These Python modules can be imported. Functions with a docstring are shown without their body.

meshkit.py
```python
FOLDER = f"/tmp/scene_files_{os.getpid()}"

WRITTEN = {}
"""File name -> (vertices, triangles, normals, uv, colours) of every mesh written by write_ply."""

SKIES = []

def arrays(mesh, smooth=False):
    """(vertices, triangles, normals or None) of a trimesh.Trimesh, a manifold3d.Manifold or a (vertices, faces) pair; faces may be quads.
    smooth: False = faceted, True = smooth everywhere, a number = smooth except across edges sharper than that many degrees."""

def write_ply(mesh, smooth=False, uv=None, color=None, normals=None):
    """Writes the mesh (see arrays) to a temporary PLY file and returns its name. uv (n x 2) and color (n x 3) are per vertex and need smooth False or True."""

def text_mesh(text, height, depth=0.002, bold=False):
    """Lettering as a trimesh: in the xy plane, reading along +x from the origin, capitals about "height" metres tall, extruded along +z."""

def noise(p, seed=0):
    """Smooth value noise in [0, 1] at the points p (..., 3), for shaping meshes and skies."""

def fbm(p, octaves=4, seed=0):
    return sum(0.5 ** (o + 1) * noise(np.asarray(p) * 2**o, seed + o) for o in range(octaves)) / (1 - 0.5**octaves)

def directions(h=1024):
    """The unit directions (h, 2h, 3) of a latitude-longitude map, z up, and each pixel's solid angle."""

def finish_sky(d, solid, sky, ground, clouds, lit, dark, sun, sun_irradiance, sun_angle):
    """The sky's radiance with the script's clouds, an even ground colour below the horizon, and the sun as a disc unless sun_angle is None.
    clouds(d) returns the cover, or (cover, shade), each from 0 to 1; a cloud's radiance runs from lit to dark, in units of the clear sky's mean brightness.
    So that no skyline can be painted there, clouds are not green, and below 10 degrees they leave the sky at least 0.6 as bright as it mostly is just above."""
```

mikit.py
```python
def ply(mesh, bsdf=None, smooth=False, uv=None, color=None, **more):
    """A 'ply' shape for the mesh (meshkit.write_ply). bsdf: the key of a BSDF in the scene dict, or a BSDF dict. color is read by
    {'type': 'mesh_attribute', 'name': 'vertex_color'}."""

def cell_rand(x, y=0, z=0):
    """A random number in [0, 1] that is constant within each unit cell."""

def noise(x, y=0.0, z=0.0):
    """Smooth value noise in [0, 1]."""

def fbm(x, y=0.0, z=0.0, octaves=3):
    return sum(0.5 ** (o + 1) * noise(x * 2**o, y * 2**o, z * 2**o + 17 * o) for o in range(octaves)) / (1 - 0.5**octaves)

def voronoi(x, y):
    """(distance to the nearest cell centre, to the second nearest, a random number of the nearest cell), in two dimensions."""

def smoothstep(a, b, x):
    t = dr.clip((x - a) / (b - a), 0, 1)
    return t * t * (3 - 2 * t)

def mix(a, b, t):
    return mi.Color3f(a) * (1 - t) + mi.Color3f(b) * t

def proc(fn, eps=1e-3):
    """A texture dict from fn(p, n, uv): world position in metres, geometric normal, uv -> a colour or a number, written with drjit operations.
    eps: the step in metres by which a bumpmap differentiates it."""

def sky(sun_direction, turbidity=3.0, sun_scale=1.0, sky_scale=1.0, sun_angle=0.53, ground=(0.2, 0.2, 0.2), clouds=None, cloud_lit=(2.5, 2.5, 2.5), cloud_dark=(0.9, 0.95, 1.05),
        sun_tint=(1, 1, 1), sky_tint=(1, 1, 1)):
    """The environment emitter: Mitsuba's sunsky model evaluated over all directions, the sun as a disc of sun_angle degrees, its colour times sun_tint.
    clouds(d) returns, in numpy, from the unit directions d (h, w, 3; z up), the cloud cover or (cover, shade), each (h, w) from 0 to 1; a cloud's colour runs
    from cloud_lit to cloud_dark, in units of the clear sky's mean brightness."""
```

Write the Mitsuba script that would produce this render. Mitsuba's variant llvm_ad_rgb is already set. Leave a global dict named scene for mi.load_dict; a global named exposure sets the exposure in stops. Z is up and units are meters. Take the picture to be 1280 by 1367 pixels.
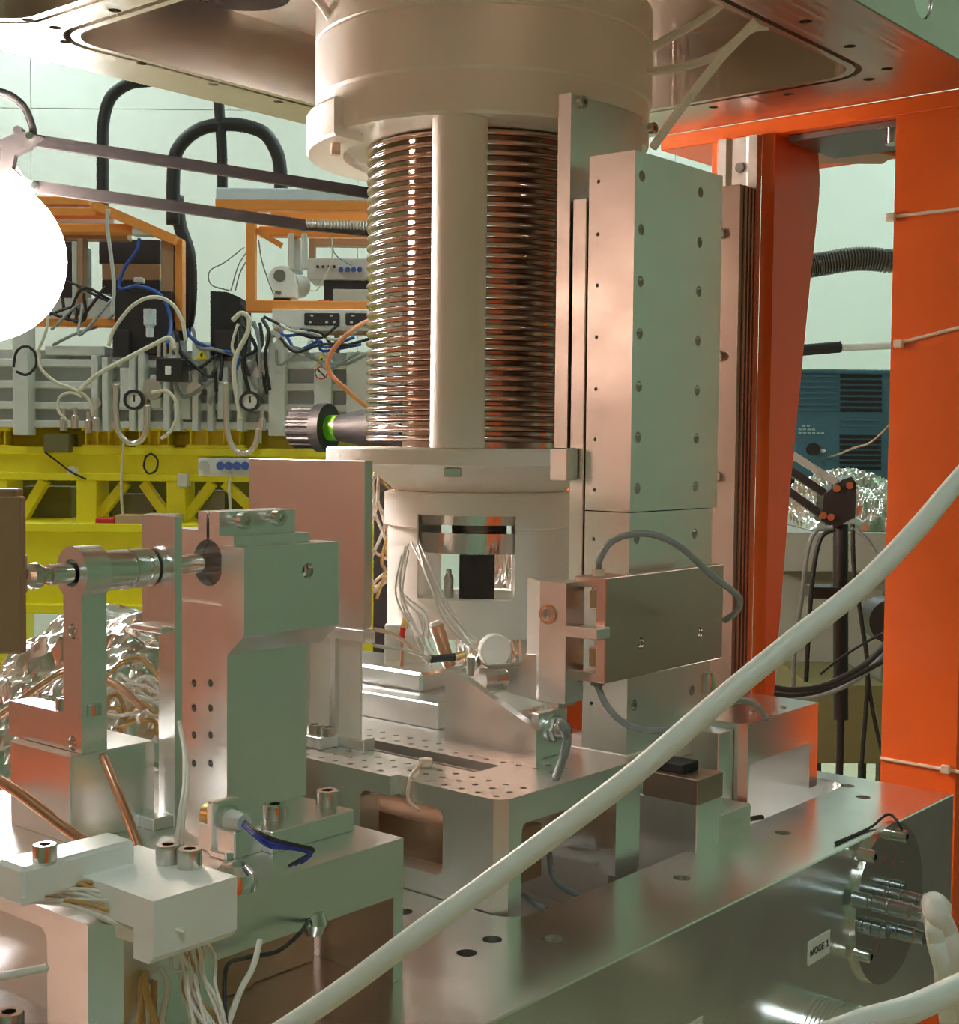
import math, random
import numpy as np, trimesh
import manifold3d as m3
import drjit as dr
import mitsuba as mi
import meshkit, mikit
from mikit import proc, noise, fbm, smoothstep, mix

# ------------------------------------------------------------------ camera, light, exposure
SEED = random.Random(7)
NR = np.random.default_rng(11)
scene, labels = {}, {}
F, CX, CY = 1850.0, 640.0, 683.5                       # focal length in pixels of a 1280 x 1367 frame
PITCH, ROLL, EYE, YAW = math.radians(2.88), math.radians(.55), np.array([0, 0, 1.35]), math.radians(40)
_f = np.array([0, math.cos(PITCH), -math.sin(PITCH)])
_u = np.array([0, math.sin(PITCH), math.cos(PITCH)])
RIGHT = np.array([1.0, 0, 0]) * math.cos(ROLL) + _u * math.sin(ROLL)
UP = _u * math.cos(ROLL) - np.array([1.0, 0, 0]) * math.sin(ROLL)
scene['camera'] = {'type': 'perspective', 'fov': math.degrees(2 * math.atan(640 / F)), 'fov_axis': 'x', 'near_clip': 0.02, 'far_clip': 60.0,
                   'to_world': mi.ScalarTransform4f().look_at(origin=EYE.tolist(), target=(EYE + _f).tolist(), up=UP.tolist())}
exposure = 0.0
HALL_LIGHT = [12.4, 14.6, 14.6]                            # fluorescent tubes on the hall ceiling
WORK_LAMP = [175.0, 134.0, 114.0]                         # the desk lamp that stands in view at the left
ADDED_WARM_LAMP = [9.0, 5.6, 4.2]                         # unseen warm source added left of the frame to tint the metal


def rgb(c):
    return {'type': 'rgb', 'value': list(map(float, c))}


def mat(name, base, rough=.4, metal=0.0, **more):
    d = {'type': 'principled', 'base_color': rgb(base) if not isinstance(base, dict) else base, 'roughness': rough, 'metallic': metal, 'specular': .5, **more}
    if metal:
        d.pop('specular')
    scene['m_' + name] = {'type': 'twosided', 'bsdf': d}
    return 'm_' + name


def bump(name, fn, eps, depth):
    d = scene['m_' + name]['bsdf']
    scene['m_' + name] = {'type': 'twosided', 'bsdf': {'type': 'bumpmap', 'arbitrary': proc(fn, eps), 'scale': depth, 'bsdf': d}}


def mill(p, n, uv):                                      # cloudy roughness of a hand-wiped, machined face
    return .27 + .10 * fbm(p.x * 38, p.y * 38, p.z * 38, 3)


def mill2(p, n, uv):
    return .17 + .12 * fbm(p.x * 30 + 7, p.y * 30, p.z * 30, 3)


AL = mat('aluminium', (.89, .885, .87), proc(mill), 1.0)
ALS = mat('aluminium_smooth', (.88, .875, .86), proc(mill2), 1.0)
ALT = mat('turned_aluminium', (.76, .70, .66), .30, 1.0)
STEEL = mat('steel', (.66, .64, .60), .18, 1.0)
CHROME = mat('polished_steel', (.80, .79, .78), .09, 1.0)
DARKSTEEL = mat('dark_steel', (.25, .24, .23), .35, 1.0)
BELL = mat('bellows_metal', (.64, .51, .44), .13, 1.0)
COPPER = mat('copper', (.72, .42, .28), .32, 1.0)
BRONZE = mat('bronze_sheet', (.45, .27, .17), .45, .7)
RAILM = mat('rail_bronze', (.42, .31, .25), .32, .9)
FOIL = mat('foil', (.86, .85, .84), .16, 1.0)
POM = mat('white_plastic', (.92, .89, .84), .42)
POM2 = mat('milky_plastic', (.88, .91, .91), .45)
BLACK = mat('black_plastic', (.022, .021, .022), .42)
BLACKM = mat('matt_black', (.018, .018, .019), .75)
STOVE = mat('lamp_black', (.006, .006, .007), .55)
ADDED_LOCKER = mat('added_locker_dark', (.11, .11, .10), .5)
PURPLEB = mat('black_lacquer', (.03, .024, .028), .35)
ORANGE = mat('orange_paint', (.78, .115, .012), .28, clearcoat=.6, clearcoat_gloss=.9)
ORANGE2 = mat('light_orange_paint', (.80, .30, .06), .4)
ORCABLE = mat('orange_cable', (.80, .28, .12), .45)
YELLOW = mat('yellow_paint', (.84, .77, .02), .45)
YELLOW2 = mat('deep_yellow_paint', (.80, .66, .02), .45)
GREYP = mat('grey_paint', (.50, .53, .51), .5)
LGREY = mat('light_grey', (.66, .70, .68), .5)
WHITEP = mat('white_paint', (.82, .84, .82), .5)
CABLEW = mat('pale_cable', (.78, .86, .83), .42)
CABLEB = mat('beige_hose', (.66, .66, .54), .5)
CABLEG = mat('grey_cable', (.27, .30, .31), .45)
RUBBER = mat('black_rubber', (.02, .021, .022), .5)
WIREW = mat('white_wire', (.85, .82, .78), .4)
WIRET = mat('tan_wire', (.55, .33, .12), .5)
BLUEW = mat('blue_wire', (.02, .04, .35), .35)
BLUE = mat('blue_plug', (.03, .10, .42), .4)
RED = mat('red_plastic', (.62, .03, .02), .4)
TEAL = mat('teal_box', (.055, .16, .22), .5)
PALEB = mat('pale_blue_panel', (.62, .72, .80), .45)
OLIVE = mat('olive_box', (.15, .14, .055), .6)
CABG = mat('cabinet_grey', (.30, .32, .27), .6)
GREEN = mat('green_ring', (.16, .72, .03), .35)
YSIGN = mat('sign_yellow', (.82, .72, .05), .45)
INK = mat('ink', (.03, .04, .04), .6)
LABEL = mat('label_paper', (.74, .79, .76), .6)
BRASS = mat('brass', (.72, .50, .20), .3, 1.0)
CARD = mat('cardboard', (.50, .34, .20), .8)
CUPBOARD_BROWN = mat('added_cupboard_brown', (.22, .12, .088), .5)
PLUGM = mat('plug_metal', (.36, .39, .41), .28, 1.0)
SLIDE = mat('brown_metal', (.66, .50, .44), .30, 1.0)  # metal with an even brown tint
PINKC = mat('pale_carton', (.66, .52, .46), .8)
CREAM = mat('cable_tie', (.80, .62, .50), .5)
ACRYL = mat('frosted_acrylic', (.78, .72, .66), .35)
TEALTXT = mat('pale_print', (.35, .55, .58), .6)
TAPE = mat('red_pen', (.45, .06, .08), .6)


def wallfn(p, n, uv):
    return mix((.69, .76, .70), (.73, .79, .73), fbm(p.x * 1.3, p.z * 1.3, p.y, 3))


def floorfn(p, n, uv):
    return mix((.40, .385, .25), (.47, .455, .31), fbm(p.x * 2, p.y * 2, 0, 4))


WALL = mat('wall_paint', proc(wallfn), .6)
FLOOR = mat('floor_paint', proc(floorfn), .35)
CEIL = mat('ceiling_paint', (.62, .66, .62), .7)
WALLW = mat('left_wall_paint', (.60, .33, .245), .6)
WALLR = mat('right_wall_paint', (.34, .50, .37), .6)


def lathebrush(p, n, uv):                                 # fine parallel milling lines along the plate
    t = p.x * .766 * -1 + p.y * .643
    return noise(t * 420, 0, 0) * .7 + noise(t * 170, p.x * 3, 0) * .3


PLATE = mat('milled_plate', (.70, .64, .58), .30, 1.0)
bump('milled_plate', lathebrush, 4e-4, 5e-4)

# ------------------------------------------------------------------ geometry helpers
A3 = np.array([math.sin(YAW), math.cos(YAW), 0]); B3 = np.array([-math.cos(YAW), math.sin(YAW), 0])
APP = np.stack([A3, B3, np.array([0, 0, 1.0])], 1)       # the instrument stands turned by 40 degrees: (a, b, z) -> world
ROOM = np.eye(3)


def _ray(px, py):
    return RIGHT * (px - CX) / F + UP * (CY - py) / F + _f


def W(px, py, d):
    v = _ray(px, py)
    return EYE + v * d / v[1]


def toapp(w):
    return np.array([w @ A3, w @ B3, w[2]])


def L(px, py, d):
    return toapp(W(px, py, d))


def pz(px, py, z):
    v = _ray(px, py)
    return toapp(EYE + v * (z - EYE[2]) / v[2])


def pa(px, py, a):
    v = _ray(px, py)
    return toapp(EYE + v * a / (v @ A3))


def pb(px, py, b):
    v = _ray(px, py)
    return toapp(EYE + v * b / (v @ B3))


def toworld(p):
    return APP @ np.asarray(p, float)


Mf = m3.Manifold


def box(x0, x1, y0, y1, z0, z1, c=.0006):
    x0, x1 = min(x0, x1), max(x0, x1); y0, y1 = min(y0, y1), max(y0, y1); z0, z1 = min(z0, z1), max(z0, z1)
    c = min(c, .3 * (x1 - x0), .3 * (y1 - y0), .3 * (z1 - z0))
    if c <= 0:
        return Mf.cube((x1 - x0, y1 - y0, z1 - z0)).translate((x0, y0, z0))
    pts = []
    for x, sx in ((x0, 1), (x1, -1)):
        for y, sy in ((y0, 1), (y1, -1)):
            for z, sz in ((z0, 1), (z1, -1)):
                pts += [(x + sx * c, y + sy * c, z), (x + sx * c, y, z + sz * c), (x, y + sy * c, z + sz * c)]
    return Mf.hull_points(np.array(pts))


def frame_of(d):
    d = np.asarray(d, float); d = d / np.linalg.norm(d)
    x = np.cross([0, 0, 1.0], d) if abs(d[2]) < .9 else np.cross([0, 1.0, 0], d)
    x /= np.linalg.norm(x)
    return np.stack([x, np.cross(d, x), d], 1)


def orient(m, p, d):
    return m.transform(np.hstack([frame_of(d), np.asarray(p, float)[:, None]]))


def rod(p, q, r, r2=None, n=32):
    p, q = np.asarray(p, float), np.asarray(q, float)
    return orient(Mf.cylinder(float(np.linalg.norm(q - p)), r, r if r2 is None else r2, n), p, q - p)


def ring(p, d, ro, ri, h, n=40):
    return orient(Mf.cylinder(h, ro, ro, n) - Mf.cylinder(h * 3, ri, ri, n).translate((0, 0, -h)), p, d)


def lathe(prof, n=72):                                   # (r, z) outline, round the z axis
    return m3.CrossSection([prof], m3.FillRule.NonZero).revolve(n)


def prism(poly, h0, h1, axis):                           # polygon in the two other coordinates, in the order (b,z), (a,z), (a,b)
    e = m3.CrossSection([[tuple(map(float, p)) for p in poly]], m3.FillRule.NonZero).extrude(h1 - h0)
    t = {'a': [[0, 0, 1, h0], [1, 0, 0, 0], [0, 1, 0, 0]], 'b': [[1, 0, 0, 0], [0, 0, 1, h0], [0, 1, 0, 0]], 'z': [[1, 0, 0, 0], [0, 1, 0, 0], [0, 0, 1, h0]]}[axis]
    return e.transform(np.array(t, float))


def rrect(x0, x1, y0, y1, r, k=6):
    out = []
    for cx, cy, a in ((x1 - r, y1 - r, 0), (x0 + r, y1 - r, 90), (x0 + r, y0 + r, 180), (x1 - r, y0 + r, 270)):
        out += [(cx + r * math.cos(math.radians(a + 90 * i / k)), cy + r * math.sin(math.radians(a + 90 * i / k))) for i in range(k + 1)]
    return out


def union(ms):
    return Mf.batch_boolean(list(ms), m3.OpType.Add)


def tri(m):
    if isinstance(m, trimesh.Trimesh):
        return m
    k = m.to_mesh()
    return trimesh.Trimesh(np.array(k.vert_properties[:, :3]), np.array(k.tri_verts), process=False)


def spline(pts, k=10):
    p = np.asarray(pts, float)
    p = np.vstack([2 * p[0] - p[1], p, 2 * p[-1] - p[-2]])
    out = []
    for i in range(1, len(p) - 2):
        t = np.linspace(0, 1, k, endpoint=False)[:, None]
        a, b, c, d = p[i - 1:i + 3]
        out.append(.5 * (2 * b + (c - a) * t + (2 * a - 5 * b + 4 * c - d) * t ** 2 + (3 * b - a - 3 * c + d) * t ** 3))
    return np.vstack(out + [p[-2:-1]])


def tube(pts, r, k=10, sides=12, smooth=True, rf=None):
    p = spline(pts, k) if smooth and len(pts) > 2 else np.asarray(pts, float)
    t = np.gradient(p, axis=0); t /= np.linalg.norm(t, axis=1, keepdims=True) + 1e-12
    x = np.cross(t[0], [0, 0, 1.0] if abs(t[0][2]) < .9 else [1.0, 0, 0]); x /= np.linalg.norm(x)
    rows = []
    ang = np.arange(sides) * 2 * np.pi / sides
    for i in range(len(p)):
        x = x - t[i] * (x @ t[i]); x /= np.linalg.norm(x)
        y = np.cross(t[i], x)
        ri = r if rf is None else r * rf(i)
        rows.append(p[i] + ri * (np.cos(ang)[:, None] * x + np.sin(ang)[:, None] * y))
    v = np.vstack(rows + [p[:1], p[-1:]])
    n, s = len(p), sides
    i, j = np.meshgrid(np.arange(n - 1), np.arange(s), indexing='ij')
    q = np.stack([i * s + j, i * s + (j + 1) % s, (i + 1) * s + (j + 1) % s, (i + 1) * s + j], -1).reshape(-1, 4)
    jj = np.arange(s)
    f = np.vstack([q[:, [0, 1, 2]], q[:, [0, 2, 3]], np.stack([np.full(s, n * s), (jj + 1) % s, jj], 1), np.stack([np.full(s, n * s + 1), (n - 1) * s + jj, (n - 1) * s + (jj + 1) % s], 1)])
    return trimesh.Trimesh(v, f, process=False)


# ------------------------------------------------------------------ entries: things and parts
_count = {}


def key_of(k):
    n = _count.get(k, 0); _count[k] = n + 1
    return k if n == 0 else f'{k}_{n:03d}'


def note(k, label=None, cat=None, group=None, kind=None):
    d = {a: b for a, b in (('label', label), ('category', cat), ('group', group), ('kind', kind)) if b}
    if d:
        labels[k] = d


def thing(name, label, cat, group=None):                 # holder of parts, no mesh of its own
    k = key_of(name); note(k, label, cat, group); return k


def put(name, mesh, m, parent=None, frame=APP, smooth=22, label=None, cat=None, group=None, kind=None):
    k = key_of((parent + '__' if parent else '') + name)
    t = tri(mesh)
    if frame is not ROOM:
        t = trimesh.Trimesh(t.vertices @ frame.T, t.faces, process=False)
    scene[k] = mikit.ply(t, m, smooth=smooth)
    note(k, label, cat, group, kind)
    return k


def again(name, src, parent, offset):                    # the same mesh, moved (world offset)
    k = key_of(parent + '__' + name)
    scene[k] = {**scene[src], 'to_world': mi.ScalarTransform4f().translate(list(map(float, offset)))}
    return k


def capscrew(r, h, socket=.52):
    head = lathe([(0, 0), (r, 0), (r, h * .9), (r * .93, h), (0, h)], 28)
    return head - Mf.cylinder(h, r * socket, r * socket, 6).translate((0, 0, h * .4))


def screw(parent, p, d, r=.0045, h=.0045, m=None, frame=APP, name='screw'):
    return put(name, orient(capscrew(r, h), p, d), m or STEEL, parent, frame, smooth=30)


def rbox(px0, px1, py0, py1, d, depth, c=.003):          # a box that faces the camera squarely, in the far half of the hall
    p, q = W(px0, py1, d), W(px1, py0, d)
    return box(p[0], q[0], d, d + depth, p[2], q[2], c)


def S(px, d):                                            # metres that px pixels span at distance d
    return px * d / F


def bar(p, q, w, t):                                     # a flat bar between two world points in a plane facing the camera: w high, t deep
    p, q = np.asarray(p, float), np.asarray(q, float)
    n = np.array([-(q - p)[2], 0, (q - p)[0]]); n /= np.linalg.norm(n)
    y = np.array([0, t / 2, 0])
    return Mf.hull_points(np.array([e + s * n * w / 2 + u * y for e in (p, q) for s in (-1, 1) for u in (-1, 1)]))


# ------------------------------------------------------------------ the hall
def struct(name, mesh, m, label=None):
    return put(name, mesh, m, None, ROOM, False, label=label, kind='structure')


struct('floor', box(-4, 4, -3.5, 7.6, -.1, 0, 0), FLOOR)
struct('ceiling', box(-4, 4, -3.5, 7.6, 4.0, 4.1, 0), CEIL)
struct('wall_back', box(-4, 4, 7.31, 7.5, 0, 4, 0), LGREY)
xs = [-4, -2.35, W(478, 300, 7.3)[0], 1.0, W(1160, 300, 7.3)[0] + .35, 4]
for x0, x1 in zip(xs[:-1], xs[1:]):
    for z0, z1 in ((0, 1.55), (1.55, 3.06), (3.06, 4)):
        put('panel', box(x0 + .0012, x1 - .0012, 7.29, 7.31, z0 + .0012, z1 - .0012, .001), WALL, 'wall_back', ROOM, False)
struct('wall_left', box(-4.1, -4, -3.5, 7.6, 0, 4, 0), WALLW)
struct('wall_right', box(4, 4.1, -3.5, 7.6, 0, 4, 0), WALLR)
struct('wall_front', box(-4, 4, -3.6, -3.5, 0, 4, 0), WALLR)
LIGHTS = ('behind the camera', 'nearest on the left', 'second on the left', 'middle of the hall', 'right of the middle', 'last on the left', 'last in the middle', 'last on the right')
for i, (x, y) in enumerate(((.3, -1.6), (-2.4, 2.2), (-2.4, 4.6), (.3, 4.6), (2.8, 4.6), (-2.4, 6.3), (.3, 6.3), (2.8, 6.3))):
    t = thing('ceiling_light', f'long fluorescent ceiling light overhead, {LIGHTS[i]}', 'ceiling light', 'fluorescent ceiling lights')
    put('housing', box(x - .2, x + .2, y - .8, y + .8, 3.93, 4.0), WHITEP, t, ROOM, False)
    k = put('diffuser', box(x - .17, x + .17, y - .77, y + .77, 3.905, 3.93), WHITEP, t, ROOM, False)
    scene[k]['emitter'] = {'type': 'area', 'radiance': rgb(HALL_LIGHT)}

# ------------------------------------------------------------------ base block
ZB, ZT, ZD = 1.095, 1.1578, 1.1631
AE, BE = .5712, .4615
t = thing('base_block', 'large machined aluminium base block filling the lower right corner', 'machine base')
bb = box(.05, .9975, .379, .82, .94, ZB, .0008) - prism(rrect(AE - .001, 1.005 - .03, .4505, .80, .018), ZB - .055, ZB + .01, 'z')
for p in ((657, 1254), (623, 1272), (538, 1217), (738, 1253), (910, 1172), (1045, 1112), (1131, 1049), (1152, 1064)):
    q = pz(*p, ZB); bb -= Mf.cylinder(.03, .0052, .0052, 28).translate((q[0], q[1], ZB - .025))
put('body', bb, ALS, t)
put('cavity_floor', box(AE + .004, .97, .457, .795, ZB - .0549, ZB - .05, 0), AL, t)
for p in ((738, 1253), (910, 1172), (1045, 1112), (1131, 1049), (1152, 1064)):
    q = pz(*p, ZB); screw(t, (q[0], q[1], ZB - .009), (0, 0, 1), .0046, .005)
BASE = t
# name sticker
BF = .379
s0, s1 = pb(1078, 1264, BF), pb(1107, 1262, BF)
lz0, lz1 = pb(1079, 1289, BF)[2], pb(1079, 1257, BF)[2]
st = thing('name_sticker', 'small white printed sticker on the front of the base block reading MODE 1', 'sticker')
put('paper', box(s0[0], s1[0], BF - .0004, BF - .00003, lz0, lz1, 0), LABEL, st)
tx = meshkit.text_mesh('MODE 1', .0042, .0002, True)
w = tx.extents[0]; v = tx.vertices.copy(); v[:, 0] = (v[:, 0] - tx.bounds[0][0]) / w * (s1[0] - s0[0]) * .84
tm = np.stack([s0[0] + (s1[0] - s0[0]) * .09 + v[:, 0], BF - .00045 - v[:, 2], (lz0 + lz1) / 2 - .0022 + v[:, 1]], 1)
put('lettering', trimesh.Trimesh(tm, tx.faces, process=False), INK, st, smooth=False)
q0, q1 = pb(916, 1367, BF), pb(937, 1356, BF)
put('lower_sticker', box(q0[0], q1[0], BF - .0004, BF - .00003, q1[2] - .014, q1[2], 0), LABEL, None, label='blank white sticker at the bottom edge of the picture on the base block', cat='sticker')
# connector flange
fc = pb(1180, 1203, BF); fl = thing('connector_flange', 'round metal feedthrough flange with plugs on the front of the base block', 'connector flange')
fr = (pb(1223, 1190, BF)[0] - pb(1134, 1215, BF)[0]) / 2
put('flange_plate', rod((fc[0], BF, fc[2]), (fc[0], BF - .0042, fc[2]), fr, n=72), STEEL, fl)
for p in ((1190, 1113), (1147, 1140), (1142, 1272)):
    q = pb(*p, BF - .003); screw(fl, (q[0], BF - .003, q[2]), (0, -1, 0), .0042, .011)
def plug(p, ln, r, m=PLUGM, collar=True):
    q = pb(*p, BF - .003)
    prof = [(0, 0), (r, 0), (r, ln * .22), (r * .86, ln * .24), (r * .86, ln * .28), (r, ln * .30), (r, ln * .50), (r * .9, ln * .52), (r, ln * .54), (r, ln * .82), (r * .85, ln * .84), (r * .85, ln), (0, ln)]
    return put('plug', orient(lathe(prof, 32), (q[0], BF - .003, q[2]), (0, -1, 0)), m, fl), np.array([q[0], BF - .003 - ln, q[2]])
_, e1 = plug((1140, 1200), .046, .0054)
_, e2 = plug((1168, 1190), .036, .0050)
_, e3 = plug((1163, 1235), .036, .0050)
plug((1146, 1233), .020, .0056)
plug((1185, 1180), .012, .0040)
put('red_collar', rod(e1 + [0, .001, 0], e1 - [0, .002, 0], .0036), RED, fl)
for e, g in ((e2, 'upper'), (e1, 'lower')):
    pw = toworld(e)
    pts = [pw + B3 * .003, pw - B3 * .004, pw - B3 * .009 - [0, 0, .001], W(1246, 1207 if g == 'upper' else 1226, .70), W(1262, 1245, .69), W(1270, 1275, .69), W(1272, 1300, .70), W(1276, 1340, .72), W(1280, 1400, .76)]
    pts = [np.asarray(x) + (0 if g == 'upper' else np.array([-.006, -.004, -.004])) * (i > 3) for i, x in enumerate(pts)]
    put('sheathed_cable', tube(pts, .0062 if g == 'upper' else .0046), WHITEP if g == 'upper' else CABLEW, None, ROOM, True, label=f'white cable with fabric sheath leaving the {g} long plug of the flange', cat='cable')
put('thin_wire', tube([toworld(pb(1206, 1118, BF - .012)), toworld(pb(1200, 1100, BF - .008)), toworld(pb(1185, 1091, BF + .004) + [0, 0, .002]), toworld(pz(1160, 1108, ZB) + [0, 0, .0012]), toworld(pz(1115, 1128, ZB) + [0, 0, .0012])], .0009), RUBBER, None, ROOM, True, label='thin black wire bent over the top edge of the base block above the flange', cat='wire')
for x, y, w, h in ((1180, 1150, .004, .007), (1192, 1152, .003, .006), (1205, 1156, .006, .005), (1166, 1262, .004, .005), (1173, 1266, .003, .005)):
    q = pb(x, y, BF - .0042)
    put('pen_mark', union([prism([(q[0] - w / 2, q[2] - h / 2), (q[0] - w / 2 + .0007, q[2] - h / 2), (q[0] + w / 2, q[2] + h / 2), (q[0] + w / 2 - .0007, q[2] + h / 2)], BF - .0044, BF - .00418, 'b'), prism([(q[0] - w / 2, q[2] + h / 2), (q[0] - w / 2, q[2] + h / 2 - .0007), (q[0] + w / 2, q[2] + h / 2 - .0009), (q[0] + w / 2, q[2] + h / 2)], BF - .0044, BF - .00418, 'b')]), TAPE, fl, smooth=False)
# drum at the bottom
dc = pb(1088, 1372, BF); dp = thing('drum', 'ribbed bright metal drum sticking out of the base block beside the bottom edge', 'metal drum')
R = .026
prof = [(0, 0), (R, 0)]
for i in range(6):
    z0 = .001 + i * .0028
    prof += [(R, z0 + .0017), (R * .965, z0 + .002), (R * .965, z0 + .0026), (R, z0 + .0028)]
prof += [(R, .026), (R * .97, .0275), (0, .0275)]
put('barrel', orient(lathe(prof, 64), (dc[0], BF, dc[2] - .006), (0, -1, 0)), ALS, dp)
tx = meshkit.text_mesh('X.1', .005, .0002); v = tx.vertices
put('pen_mark', trimesh.Trimesh(np.stack([dc[0] - .004 + v[:, 0], BF - .0277 - v[:, 2], dc[2] + .006 + v[:, 1]], 1), tx.faces, process=False), TAPE, dp, smooth=False)

# ------------------------------------------------------------------ breadboard table
AE, BE = .5712, .4615
A1 = .705
t = thing('breadboard_table', 'aluminium table with rows of tapped holes and cut-out side windows in the middle', 'breadboard table')
bb = box(AE, A1, BE, .80, ZB, ZT, .0006)
bb -= box(AE + .014, A1 - .012, BE - .05, .85, ZB - .01, ZT - .014, 0)                    # through along b
lo, hi = pa(480, 1110, AE)[1], pa(591, 1110, AE)[1]
zl, zh = pa(590, 1170, AE)[2], pa(560, 1072, AE)[2]
body = prism([(AE, BE + .006), (AE + .006, BE), (A1, BE), (A1, .80), (AE, .80)], ZB - .004, ZT, 'z')
body -= prism(rrect(hi, lo, zl, zh, .006), AE - .02, AE + .03, 'a')                        # left window
w0, w1 = pb(696, 1150, BE)[0], pb(822, 1100, BE)[0]
body -= prism(rrect(w0, w1, ZB - .02, ZT - .016, .004), BE - .03, BE + .10, 'b')            # right window
body -= prism(rrect(AE + .016, A1 - .014, BE + .014, .78, .004), ZB - .03, ZT - .013, 'z')
sl = [pz(524, 967, ZT), pz(707, 1001, ZT), pz(710, 1015, ZT)]
sa0, sa1 = .612, .6345
body -= prism(rrect(sa0, sa1, pz(712, 1010, ZT)[1], .655, .002), ZT - .006, ZT + .01, 'z')
body -= prism(rrect(sa0 + .001, sa1 - .001, pz(712, 1010, ZT)[1] + .002, .653, .002), ZT - .03, ZT + .01, 'z')
cut = pz(545, 1036, ZT)
body -= box(AE - .01, AE + .006, cut[1] - .007, cut[1] + .007, ZT - .03, ZT + .01, 0)       # notch for the cable tie
holes = []
for i, a in enumerate((AE + .0065, AE + .0185, AE + .0305)):
    for k in range(23):
        b = BE + .0095 + k * .0125
        if abs(a - AE - .0065) < .01 and abs(b - cut[1]) < .012:
            continue
        holes.append(Mf.cylinder(.03, .0019, .0019, 12).translate((a, b, ZT - .01)))
for a in (.6425, .655):
    for k in range(23):
        holes.append(Mf.cylinder(.03, .0019, .0019, 12).translate((a, BE + .02 + k * .0125, ZT - .01)))
body -= union(holes)
put('body', body, AL, t)
put('inner_block', box(AE + .03, AE + .075, BE + .03, .70, ZB - .002, ZB + .03), BRONZE, t, label='metal block inside the window with a brown reflection put into its colour')  # brown colour stands for a coppery reflection in the window
q = pz(545, 1160, ZB + .006); screw(t, (q[0], q[1], ZB - .001), (0, 0, 1), .0045, .012)
TABLE = t
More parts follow.
